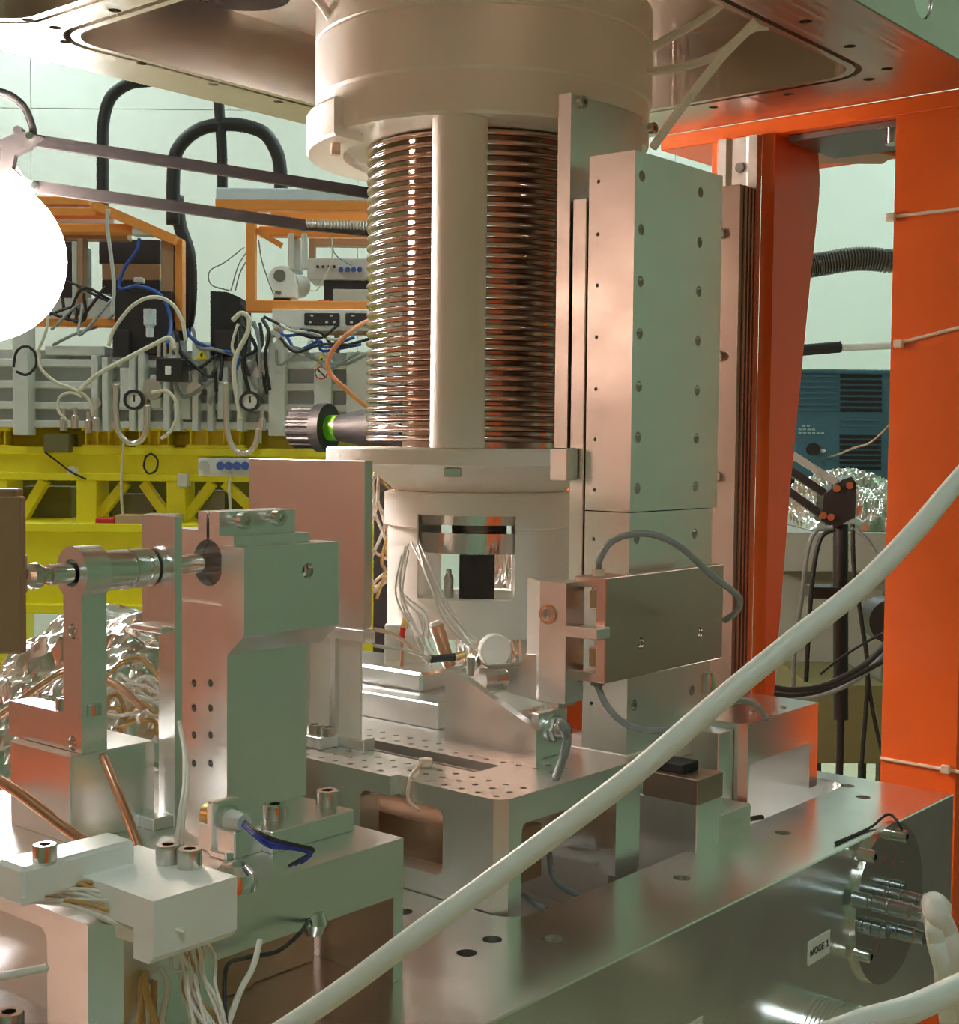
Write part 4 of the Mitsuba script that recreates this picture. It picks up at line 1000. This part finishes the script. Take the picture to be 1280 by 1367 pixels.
# cabinets and racks
t = thing('black_cabinet', 'large black box standing on the beam line behind the pale arched hose', 'cabinet')
put('case', rbox(153, 228, 388, 472, DB - .02, .25), PURPLEB, t, ROOM); put('side_panel', rbox(150, 172, 440, 476, DB - .06, .05), BLACK, t, ROOM)
t = thing('black_cabinet', 'narrow black box with a sloping top left of the orange rack post', 'cabinet')
p = [W(283, 475, DB), W(322, 475, DB), W(322, 398, DB), W(305, 391, DB), W(283, 390, DB)]
put('case', prism([(v[0], v[2]) for v in p], DB - .03, DB + .2, 'b'), BLACKM, t, ROOM); put('front', rbox(286, 318, 440, 472, DB - .05, .02), PURPLEB, t, ROOM)
put('lamp_tube', lathe([(0, 0), (S(5, DB), 0), (S(5, DB), .03), (S(8, DB), .04), (S(8, DB), .09), (0, .09)], 24).translate(W(200, 450, DB - .1)), PALEB, None, ROOM, label='small pale blue tube standing in front of the large black box', cat='tube')
t = thing('left_rack', 'orange equipment rack at the far left behind the desk lamp', 'rack')
for a, b, y0, y1, m, n in ((-60, 118, 262, 272, ORANGE2, 'rail'), (-60, 150, 277, 287, ORANGE2, 'rail'), (-60, 152, 287, 298, PALEB, 'panel'), (-60, 176, 299, 309, ORANGE2, 'rail'), (-60, 170, 309, 318, BRONZE, 'panel'),
                           (103, 111, 318, 420, BRONZE, 'post'), (96, 103, 322, 420, GREYP, 'post'), (-60, 155, 425, 434, ORANGE2, 'rail'), (215, 232, 320, 430, BRONZE, 'post'), (233, 243, 318, 440, ORANGE2, 'post')):
    put(n, rbox(a, b, y0, y1, DB + .02 + (.08 if n == 'panel' else 0), .06), m, t, ROOM)
put('diagonal', bar(W(126, 274, DB), W(236, 322, DB), S(12, DB), .06), ORANGE2, t, ROOM, False)
put('instrument', rbox(132, 214, 320, 352, DB + .3, .2), PURPLEB, t, ROOM); put('instrument', rbox(136, 214, 352, 374, DB + .3, .2), BRONZE, t, ROOM); put('instrument', rbox(136, 214, 374, 392, DB + .3, .2), PURPLEB, t, ROOM)
put('instrument', rbox(40, 101, 322, 397, DB + .3, .2), PURPLEB, t, ROOM); put('instrument', rbox(40, 150, 398, 424, DB + .3, .2), GREYP, t, ROOM)
put('terminal', rbox(176, 202, 302, 314, DB - .02, .05), LGREY, t, ROOM); put('white_socket', rbox(178, 190, 370, 377, DB + .05, .04), WHITEP, t, ROOM)
put('blue_leads', tube([W(186, 318, DB - .02), W(182, 335, DB - .02), W(165, 360, DB), W(160, 385, DB), W(185, 382, DB - .05), W(215, 395, DB - .05), W(228, 430, DB - .05), W(222, 460, DB - .12)], .006), BLUE, None, ROOM, True, label='blue cable hanging from the terminal of the left orange rack', cat='cable')
t = thing('right_rack', 'orange rack frame with electronics between the black hoses and the metal rings', 'rack')
for a, b, y0, y1, m, n, dd in ((288, 700, 254, 268, PALEB, 'panel', 0), (287, 700, 268, 280, ORANGE2, 'rail', 0), (328, 340, 280, 415, ORANGE2, 'post', 0), (328, 700, 404, 416, ORANGE2, 'rail', 0), (360, 700, 286, 293, ORANGE2, 'rail', .3), (345, 700, 305, 315, ORANGE2, 'rail', .12), (412, 700, 318, 328, BRONZE, 'rail', .35), (412, 420, 300, 346, BRONZE, 'post', .35), (365, 376, 436, 450, ORANGE2, 'post', .05), (400, 700, 438, 446, BRONZE, 'rail', .1), (446, 452, 440, 470, BRONZE, 'post', .1)):
    put(n, rbox(a, b, y0, y1, DB - .04 + dd, .05), m, t, ROOM)
put('gusset', bar(W(342, 308, DB), W(376, 328, DB), S(7, DB), .03), ORANGE2, t, ROOM, False)
k = thing('amplifier', 'white amplifier box with blue plugs on the shelf of the right orange rack', 'amplifier')
put('case', rbox(410, 700, 347, 373, DB + .1, .2), LGREY, k, ROOM)
for x in (455, 464, 472, 480):
    put('plug', rod(W(x, 360, DB + .1), W(x, 360, DB + .06), S(3.4, DB)), BLUE, k, ROOM)
for x in (424, 431, 439, 446):
    put('knob', rod(W(x, 356, DB + .1), W(x, 356, DB + .08), S(2, DB)), BLACK, k, ROOM)
k = thing('instrument', 'black and silver instrument under the white amplifier', 'instrument')
put('case', rbox(432, 700, 374, 403, DB + .12, .2), BLACK, k, ROOM); put('silver_front', rbox(444, 700, 388, 403, DB + .08, .04), LGREY, k, ROOM); put('red_bit', rbox(424, 440, 400, 404, DB, .05), RED, k, ROOM)
k = thing('controller', 'white controller panel with two black displays under the right orange rack', 'controller')
put('panel', rbox(363, 700, 415, 437, DB - .08, .12), WHITEP, k, ROOM)
for a, b in ((406, 453), (461, 505)):
    d_ = put('display', rbox(a, b, 418, 434, DB - .09, .012), BLACK, k, ROOM)
    for x, y in ((a + 8, 421), (a + 34, 421), (a + 6, 430), (a + 28, 430), (a + 38, 430)):
        put('key', rbox(x, x + 4, y - 1, y + 1.5, DB - .094, .005), LGREY, d_, ROOM)
k = thing('blower', 'white round blower with dark grille on the right orange rack', 'blower')
q = W(380, 376, DB + .05)
put('housing', rod(q, q - [0, .08, 0], S(17, DB), n=40) + rbox(365, 395, 376, 397, DB - .03, .08), WHITEP, k, ROOM)
put('grille', rod(q - [0, .08, 0] + [-.005, 0, .01], q - [0, .083, 0] + [-.005, 0, .01], S(8, DB)), DARKSTEEL, k, ROOM); put('tag', rbox(367, 375, 388, 393, DB - .035, .004), DARKSTEEL, k, ROOM)
q = W(402, 383, DB + .1); put('scroll', rod(q, q - [.03, .06, 0], S(15, DB), n=32), LGREY, k, ROOM); put('foot', rbox(365, 386, 397, 402, DB - .02, .06), BLACK, k, ROOM)
put('duct', rbox(384, 400, 318, 362, DB + .1, .1), GREYP, k, ROOM)
for x in (388, 406):
    put('pipe', tube([W(x, 312, DB), W(x + 1, 330, DB), W(x + 1, 360, DB)], .010), LGREY, k, ROOM, True)

# ------------------------------------------------------------------ hoses and cables at the far left
def hose(pts, d, rpx, m, lab, cat='hose', name=None):
    return put(name or cat, tube([W(x, y, d + (r[0] if r else 0)) for x, y, *r in pts], S(rpx, d)), m, None, ROOM, True, label=lab, cat=cat)
hose([(137, 278), (137, 215), (138, 165), (148, 130), (172, 112), (200, 108)], 4.65, 8, RUBBER, 'black ribbed hose rising from the left orange rack to the ceiling, leftmost of the three')
hose([(231, 300), (232, 225), (240, 195), (268, 172), (310, 166), (350, 176), (368, 200), (374, 225), (375, 256)], 4.59, 9, RUBBER, 'black ribbed hose arched like an upside-down U over the right orange rack')
hose([(297, 256), (296, 200), (293, 150), (290, 110)], 4.585, 7, RUBBER, 'black ribbed hose rising straight between the legs of the arched hose')
hose([(236, 262), (240, 300), (252, 340), (254, 390), (250, 430), (240, 452)], 4.75, 9, RUBBER, 'thick black cable bundle running down beside the left orange rack', 'cable bundle')
hose([(145, 462), (152, 440), (175, 410), (200, 397), (225, 402), (242, 425), (248, 455)], 4.45, 2.6, CABLEB, 'beige hose arching in front of the large black box')
hose([(105, 522), (130, 500), (170, 478), (205, 460), (226, 451), (233, 466)], 4.40, 3, CABLEB, 'beige hose slanting up right across the beam line')
hose([(52, 470), (55, 492), (75, 510), (100, 520), (118, 533), (124, 555)], 4.42, 2.2, CABLEB, 'beige hose dropping from the desk lamp side to the left valves')
hose([(90, 562), (78, 548), (80, 530), (95, 524), (110, 530)], 4.42, 2, CABLEB, 'small beige hose loop above the left valves')
hose([(155, 512), (155, 545), (158, 575), (172, 591), (188, 588), (196, 570), (197, 540)], 4.40, 4, ALT, 'silver U-shaped metal hose under the left gauge')
hose([(301, 510), (302, 545), (304, 580), (315, 602), (332, 604), (342, 590), (345, 572)], 4.40, 4, ALT, 'silver U-shaped metal hose left of the right gauge')
hose([(202, 524), (222, 522), (234, 535), (236, 555), (228, 575), (215, 586)], 4.42, 2.4, CABLEB, 'beige hose loop right of the left gauge')
hose([(310, 428), (322, 418), (332, 425), (330, 445), (315, 475), (312, 500), (316, 530), (322, 560)], 4.42, 3.2, CABLEB, 'beige hose winding down in front of the narrow black box')
hose([(318, 432), (312, 450), (310, 465), (318, 478)], 4.45, 2, CABLEB, 'short beige hose beside the winding hose')
hose([(165, 590), (163, 620), (162, 660), (165, 690), (170, 706)], 4.60, 2, CABLEB, 'beige cord hanging down in front of the yellow trestle', 'cord')
hose([(308, 630), (306, 650), (307, 672), (308, 703)], 4.54, 2, CABLEB, 'beige cord hanging from the socket strip', 'cord')
hose([(50, 470), (62, 440), (64, 410), (58, 380)], 4.4, 2, CABLEB, 'pale cord rising beside the desk lamp glare', 'cord')
hose([(145, 280), (143, 300), (148, 340), (152, 380), (150, 420)], 4.45, 2.6, GREYP, 'grey cord hanging in front of the left orange rack', 'cord')
hose([(530, 420, .32), (492, 428, .1), (465, 445), (444, 468), (437, 486), (442, 500), (462, 520), (492, 545, .2), (530, 575, .44)], 4.2, 3.2, ORCABLE, 'orange cable bent to the left behind the metal rings', 'cable')
hose([(18, 490), (22, 470), (34, 462), (46, 470), (48, 488), (36, 500), (22, 496)], 4.45, 1.8, RUBBER, 'black cable loop on the upright of the beam line', 'cable')
hose([(60, 604), (75, 615), (95, 630), (115, 640)], 4.61, 1.2, RUBBER, 'thin black cord slanting across the yellow beam', 'cord')
hose([(195, 608), (192, 622), (198, 632), (208, 628), (210, 614), (202, 606), (195, 610)], 4.61, 1.3, RUBBER, 'black cord loop hanging on the yellow beam', 'cord')
for i, pts in enumerate(([(326, 330), (300, 350), (280, 362), (282, 380), (306, 388)], [(328, 338), (318, 355), (308, 388)], [(328, 350), (320, 365), (314, 388)], [(345, 320), (350, 350), (362, 385), (368, 398)], [(440, 316), (448, 340), (470, 355)], [(443, 318), (442, 350), (425, 385), (412, 388)])):
    hose(pts, 4.575, .9, CABLEG if i != 5 else CABLEB, ['thin wire bowed far left of the orange rack post', 'first thin wire down to the narrow black box', 'second thin wire down to the narrow black box', 'thin wire inside the right rack left of the blower', 'thin wire above the white amplifier', 'pale wire looping in front of the white amplifier'][i], 'wire')
wires('cable_tangle', [W(380, 445, 4.42), W(400, 462, 4.42), (W(420, 452, 4.42)), W(445, 465, 4.42), W(480, 455, 4.42)], 10, .005, .03, [CABLEG, RUBBER, LGREY, BLUE], 'tangle of grey and black cables under the white controller panel', 14)
wires('cable_tangle', [W(60, 440, 4.6), W(80, 410, 4.6), W(110, 430, 4.6), W(140, 400, 4.6)], 6, .005, .04, [RUBBER, PURPLEB, CABLEG], 'tangle of dark cables in the left orange rack', 15)
wires('cable_tangle', [W(240, 455, 4.5), W(246, 478, 4.5), W(275, 496, 4.5), W(300, 490, 4.5), W(300, 520, 4.5)], 5, .006, .03, [RUBBER, CABLEG, BLUE], 'tangle of dark cables between the two black boxes', 16)
wires('cable_tangle', [W(335, 425, 4.5), W(345, 450, 4.5), W(335, 480, 4.5), W(345, 520, 4.5)], 6, .006, .025, [RUBBER, CABLEG, BLACK], 'tangle of dark cables right of the narrow black box', 17)

# ------------------------------------------------------------------ right background
DR = 3.4
t = thing('blue_louvre_box', 'dark blue-green equipment box with louvres between the orange posts', 'equipment box')
put('case', rbox(1030, 1230, 497, 640, DR, .5), TEAL, t, ROOM)
for x in (1045, 1215):
    x_ = W(x, 640, DR + .25)[0]; put('stand_leg', box(x_ - .02, x_ + .02, DR + .2, DR + .24, 0, W(1100, 640, DR)[2]), BLACK, t, ROOM)
put('top_edge', rbox(1030, 1230, 494, 498, DR - .012, .5), PALEB if False else TEAL, t, ROOM)
for i in range(7):
    y = 500 + i * 7.6
    put('slot', rbox(1122, 1177, y, y + 4, DR - .004, .01, 0), BLACKM, t, ROOM); put('ridge', rbox(1060, 1119, y, y + 3, DR - .006, .02, .001), TEAL, t, ROOM)
for i in range(2):
    put('ridge', rbox(1122, 1177, 559 + i * 8, 562 + i * 8, DR - .006, .02, .001), TEAL, t, ROOM)
for i in range(7):
    y = 581 + i * 7; put('slot', rbox(1121, 1176, y, y + 4, DR - .004, .01, 0), BLACKM, t, ROOM)
for i, (a, b) in enumerate(((1071, 1086), (1066, 1095), (1066, 1103))):
    for j in range(int((b - a) / 6)):
        put('print', rbox(a + j * 6, a + j * 6 + 4.2, 567 + i * 5, 569.6 + i * 5, DR - .0035, .004, 0), TEALTXT, t, ROOM, False)
q = W(1084, 600, DR); put('dial', rod(q, q - [0, .02, 0], S(8, DR)), BLACK, t, ROOM); q = W(1097, 602, DR); put('pointer', rod(q, q - [0, .02, 0], S(2.5, DR)), WHITEP, t, ROOM)
hl = []
pts = spline([W(1070, 357, 2.6), W(1100, 352, 2.6), W(1140, 346, 2.6), W(1180, 348, 2.6), W(1230, 362, 2.6), W(1290, 480, 2.6), W(1310, 900, 2.6), np.array([W(1310, 900, 2.6)[0], 2.6, .03])], 40)
put('corrugated_hose', tube(pts, S(16, 2.6), smooth=False, sides=20, rf=lambda i: 1.0 if (i // 2) % 2 else .84), DARKSTEEL, None, ROOM, 20, label='dark corrugated hose between the two orange posts', cat='hose')
t = thing('wall_pipe', 'pale horizontal pipe with a black sleeve below the corrugated hose', 'pipe')
put('pipe', rod(W(1115, 464, 3.3), W(1240, 459, 3.3), S(5, 3.3)), WHITEP, t, ROOM); put('sleeve', rod(W(1040, 470, 3.3), W(1122, 463, 3.3), S(7.5, 3.3)), BLACK, t, ROOM)
hose([(1200, 206), (1160, 198), (1120, 193), (1090, 188)], 1.225, 4, BRONZE, 'brown cable running under the gantry flange', 'cable')
put('dark_tray', box(W(1060, 190, 1.24)[0], W(1205, 190, 1.24)[0], 1.20, 1.30, W(1100, 196, 1.25)[2], 1.6112), BRONZE, None, ROOM, label='brown tray under the gantry flange between the posts', cat='tray')
foil('foil_bundle', W(610, 800, 1.28)[0], W(735, 800, 1.28)[0], 1.20, 1.36, 1.0452, .25, 'crumpled aluminium foil seen through and below the window of the white housing', 41, 80)
foil('foil_bed', W(1030, 660, 2.9)[0], W(1215, 660, 2.9)[0], 2.55, 3.1, W(1100, 702, 2.7)[2], .10, 'crumpled aluminium foil on the cabinet below the blue louvred box', 31, 120, 1.8)
t = thing('cabinet', 'olive grey cabinet standing under the crumpled foil between the orange posts', 'cabinet')
zt_ = W(1100, 702, 2.7)[2] - .001
put('worktop', box(W(1020, 700, 2.6)[0], W(1230, 700, 2.6)[0], 2.5, 3.2, zt_ - .07, zt_), CABG, t, ROOM)
put('body', box(W(1020, 700, 2.7)[0], W(1230, 700, 2.7)[0], 2.6, 3.15, .75, zt_ - .075), CABG, t, ROOM); put('door', box(W(1078, 700, 2.6)[0], W(1178, 700, 2.6)[0], 2.585, 2.6, .78, zt_ - .11), CABG, t, ROOM)
for x in (1040, 1210):
    x_ = W(x, 700, 2.9)[0]; put('leg', box(x_ - .015, x_ + .015, 3.0, 3.03, 0, .76), BLACK, t, ROOM)
put('olive_crate', box(W(1071, 960, 2.35)[0], W(1170, 960, 2.35)[0], 2.3, 2.55, W(1100, 1010, 2.35)[2], W(1100, 908, 2.35)[2]), OLIVE, None, ROOM, label='dark olive crate low behind the base block between the posts', cat='crate')
put('crate_rest', box(W(1071, 960, 2.4)[0] + .02, W(1170, 960, 2.4)[0] - .03, 2.36, 2.5, 0, W(1100, 1011, 2.35)[2]), BLACKM, None, ROOM, label='black rest under the olive crate', cat='stand') if False else None
for x in (1078, 1090, 1150):
    x_ = W(x, 1015, 2.45)[0]; put('leg', box(x_ - .006, x_ + .006, 2.44, 2.452, 0, W(1100, 1010, 2.35)[2]), BLACK, 'olive_crate', ROOM)
# spring-arm lamp stand on the right
t = thing('lamp_stand', 'black parallel-arm lamp stand between the orange posts at the right', 'lamp stand')
DS = 1.75
for a, b, w in (((1030, 590), (1128, 652), 9), ((1030, 612), (1105, 662), 10), ((1030, 640), (1100, 690), 10)):
    put('arm', bar(W(*a, DS), W(*b, DS), S(w, DS), .012), BLACK if w != 9 else CABG, t, ROOM, False)
jp = [W(x, y, DS) for x, y in ((1096, 660), (1120, 640), (1132, 636), (1139, 645), (1137, 690), (1110, 704), (1092, 694))]
put('joint_plate', prism([(p[0], p[2]) for p in jp], DS - .015, DS + .02, 'b'), BLACK, t, ROOM)
for x, y in ((1116, 652), (1133, 648), (1098, 688), (1108, 690)):
    q = W(x, y, DS - .016); put('pivot', rod(q, q - [0, .004, 0], .0045), STEEL, t, ROOM)
put('post', rod(W(1122, 700, DS), W(1122, 960, DS), S(10, DS)), BLACK, t, ROOM)
put('clamp', box(W(1080, 780, DS)[0], W(1138, 780, DS)[0], DS - .02, DS + .02, W(1100, 797, DS)[2], W(1100, 782, DS)[2]), BLACK, t, ROOM)
put('post_base', box(W(1122, 960, DS)[0] - .06, W(1122, 960, DS)[0] + .06, DS - .06, DS + .06, 0, .03), BLACK, t, ROOM); put('lower_post', rod(W(1122, 960, DS), np.array([W(1122, 960, DS)[0], DS, .02]), S(5, DS)), BLACK, t, ROOM)
def hoser(pts, d, rpx, m, lab):
    hose(pts, d, rpx, m, lab, 'cable')
hoser([(1112, 704), (1090, 708), (1078, 735), (1070, 800), (1062, 850), (1058, 925)], 1.7, 3.2, CABLEG, 'grey cable dropping from the lamp stand joint along the tapered web')
hoser([(1114, 706), (1096, 718), (1086, 760), (1080, 830), (1076, 910)], 1.72, 3.2, RUBBER, 'black cable dropping from the lamp stand joint')
hoser([(1136, 704), (1152, 715), (1168, 738), (1175, 765), (1200, 780)], 1.7, 3, CABLEG, 'grey cable arching right from the lamp stand joint')
hoser([(1138, 700), (1140, 760), (1150, 830), (1158, 900), (1150, 1020), (1148, 1060)], 1.7, 3, RUBBER, 'long black cable hanging straight down right of the lamp stand')
hoser([(1030, 918), (1060, 921), (1100, 915), (1150, 890), (1185, 858), (1210, 830)], 1.6, 4.2, RUBBER, 'upper thick black cable sagging low between the orange posts')
hoser([(1030, 926), (1065, 928), (1110, 917), (1160, 893), (1200, 870)], 1.62, 3.4, RUBBER, 'lower black cable sagging low between the orange posts')
hoser([(1030, 930), (1070, 934), (1115, 922), (1160, 895), (1200, 840)], 1.66, 3, CABLEG, 'grey cable sagging with the black cables between the orange posts')
hoser([(1095, 900), (1120, 880), (1155, 858), (1190, 840)], 1.64, 1.8, RUBBER, 'thin black cable rising right above the sagging cables')
hoser([(1158, 900), (1165, 950), (1178, 1010), (1185, 1050)], 1.7, 2.6, RUBBER, 'black cable slanting down beside the wide orange post')
hoser([(1200, 552), (1180, 575), (1160, 592), (1140, 598), (1120, 606, .5), (1100, 612, 1.0)], 2.4, 1.5, COPPER, 'thin copper wire in front of the blue louvred box')
q = W(1190, 830, 1.9); t = thing('black_reel', 'round black reel half hidden by the wide orange post', 'reel'); put('drum', rod(q, q + [0, .05, 0], S(30, 1.9), n=40), BLACK, t, ROOM); put('stand', box(q[0] + .02, q[0] + .04, q[1] + .05, q[1] + .07, 0, q[2] + .01), BLACK, t, ROOM)

# ------------------------------------------------------------------ large pale cables in front
t = put('pale_cable', tube([W(1760, 330, .80), W(1600, 400, .68), W(1450, 480, .56), W(1350, 565, .505), W(1280, 640, .485), W(1222, 708, .465), W(1150, 782, .45), W(1050, 862, .435), W(950, 944, .425), W(850, 1030, .42), W(750, 1106, .42), W(650, 1180, .42), W(550, 1252, .42), W(470, 1312, .425), W(390, 1367, .43), W(290, 1430, .44), W(150, 1520, .46), W(0, 1640, .50), W(-150, 1850, .55), W(-250, 2300, .6)], .0035, 12, 20), CABLEW, None, ROOM, True, label='thick pale cable sweeping across the picture from the right edge to the bottom', cat='cable')
put('pale_cable', tube([W(1700, 1180, .62), W(1500, 1225, .56), W(1360, 1282, .505), W(1280, 1318, .48), W(1220, 1345, .465), W(1150, 1366, .455), W(1050, 1405, .45), W(950, 1460, .45), W(850, 1600, .47), W(800, 2000, .5)], .0046, 12, 20), CABLEW, None, ROOM, True, label='second thick pale cable across the lower right corner', cat='cable')

# ------------------------------------------------------------------ outside the frame, seen only as reflections
t = thing('left_gantry', 'low orange steel frame left of the picture', 'gantry frame')
put('beam', box(-1.45, -1.25, -.1, 1.5, .78, .96), ORANGE, t, ROOM); put('leg', box(-1.45, -1.25, -.1, .05, 0, .78), ORANGE, t, ROOM); put('leg', box(-1.45, -1.25, 1.35, 1.5, 0, .78), ORANGE, t, ROOM)
put('upright', box(-1.45, -1.35, .30, .36, .96, 2.0), ORANGE, t, ROOM)
t = thing('added_cupboard', 'unseen brown cupboard added on the orange frame left of the picture for its reflection', 'cupboard')
put('body', box(-1.44, -1.28, .50, 1.15, .9603, 1.36), CUPBOARD_BROWN, t, ROOM); put('door', box(-1.28, -1.27, .52, .82, .98, 1.34), CUPBOARD_BROWN, t, ROOM); put('door', box(-1.28, -1.27, .83, 1.13, .98, 1.34), CUPBOARD_BROWN, t, ROOM)  # unseen box added so that metal faces reflect dark brown
t = thing('added_warm_lamp', 'unseen square lamp added left of the picture for a warm glow', 'work lamp')  # unseen source added for the warm glow on left-facing metal
put('stand', rod((-1.80, .41, 0), (-1.80, .41, 1.5), .02), BLACK, t, ROOM)
put('case', box(-1.84, -1.76, .24, .58, 1.50, 1.72), BLACK, t, ROOM)
k = put('glass', box(-1.758, -1.752, .27, .55, 1.53, 1.69, 0), WHITEP, t, ROOM)
scene[k]['emitter'] = {'type': 'area', 'radiance': rgb(ADDED_WARM_LAMP)}
for i in range(4):
    t = thing('added_locker', f'unseen dark locker added along the right wall to darken reflections, {["nearest to the camera", "second from the camera", "third from the camera", "farthest from the camera"][i]}', 'locker', 'unseen lockers added to darken reflections')
    put('body', box(2.4, 3.0, 1.25 + i * .82, 2.04 + i * .82, 0, .86), ADDED_LOCKER, t, ROOM); put('door', box(2.385, 2.4, 1.28 + i * .82, 2.01 + i * .82, .08, .83), ADDED_LOCKER, t, ROOM)  # unseen dark boxes added so the base block front reflects darker

t = thing('right_gantry', 'orange steel panel on feet behind the camera at the right', 'panel')
put('panel', box(.42, 1.75, -1.0, -.92, .02, 1.75), ORANGE, t, ROOM); put('foot', box(.42, .55, -1.15, -.77, 0, .02), ORANGE, t, ROOM); put('foot', box(1.62, 1.75, -1.15, -.77, 0, .02), ORANGE, t, ROOM)
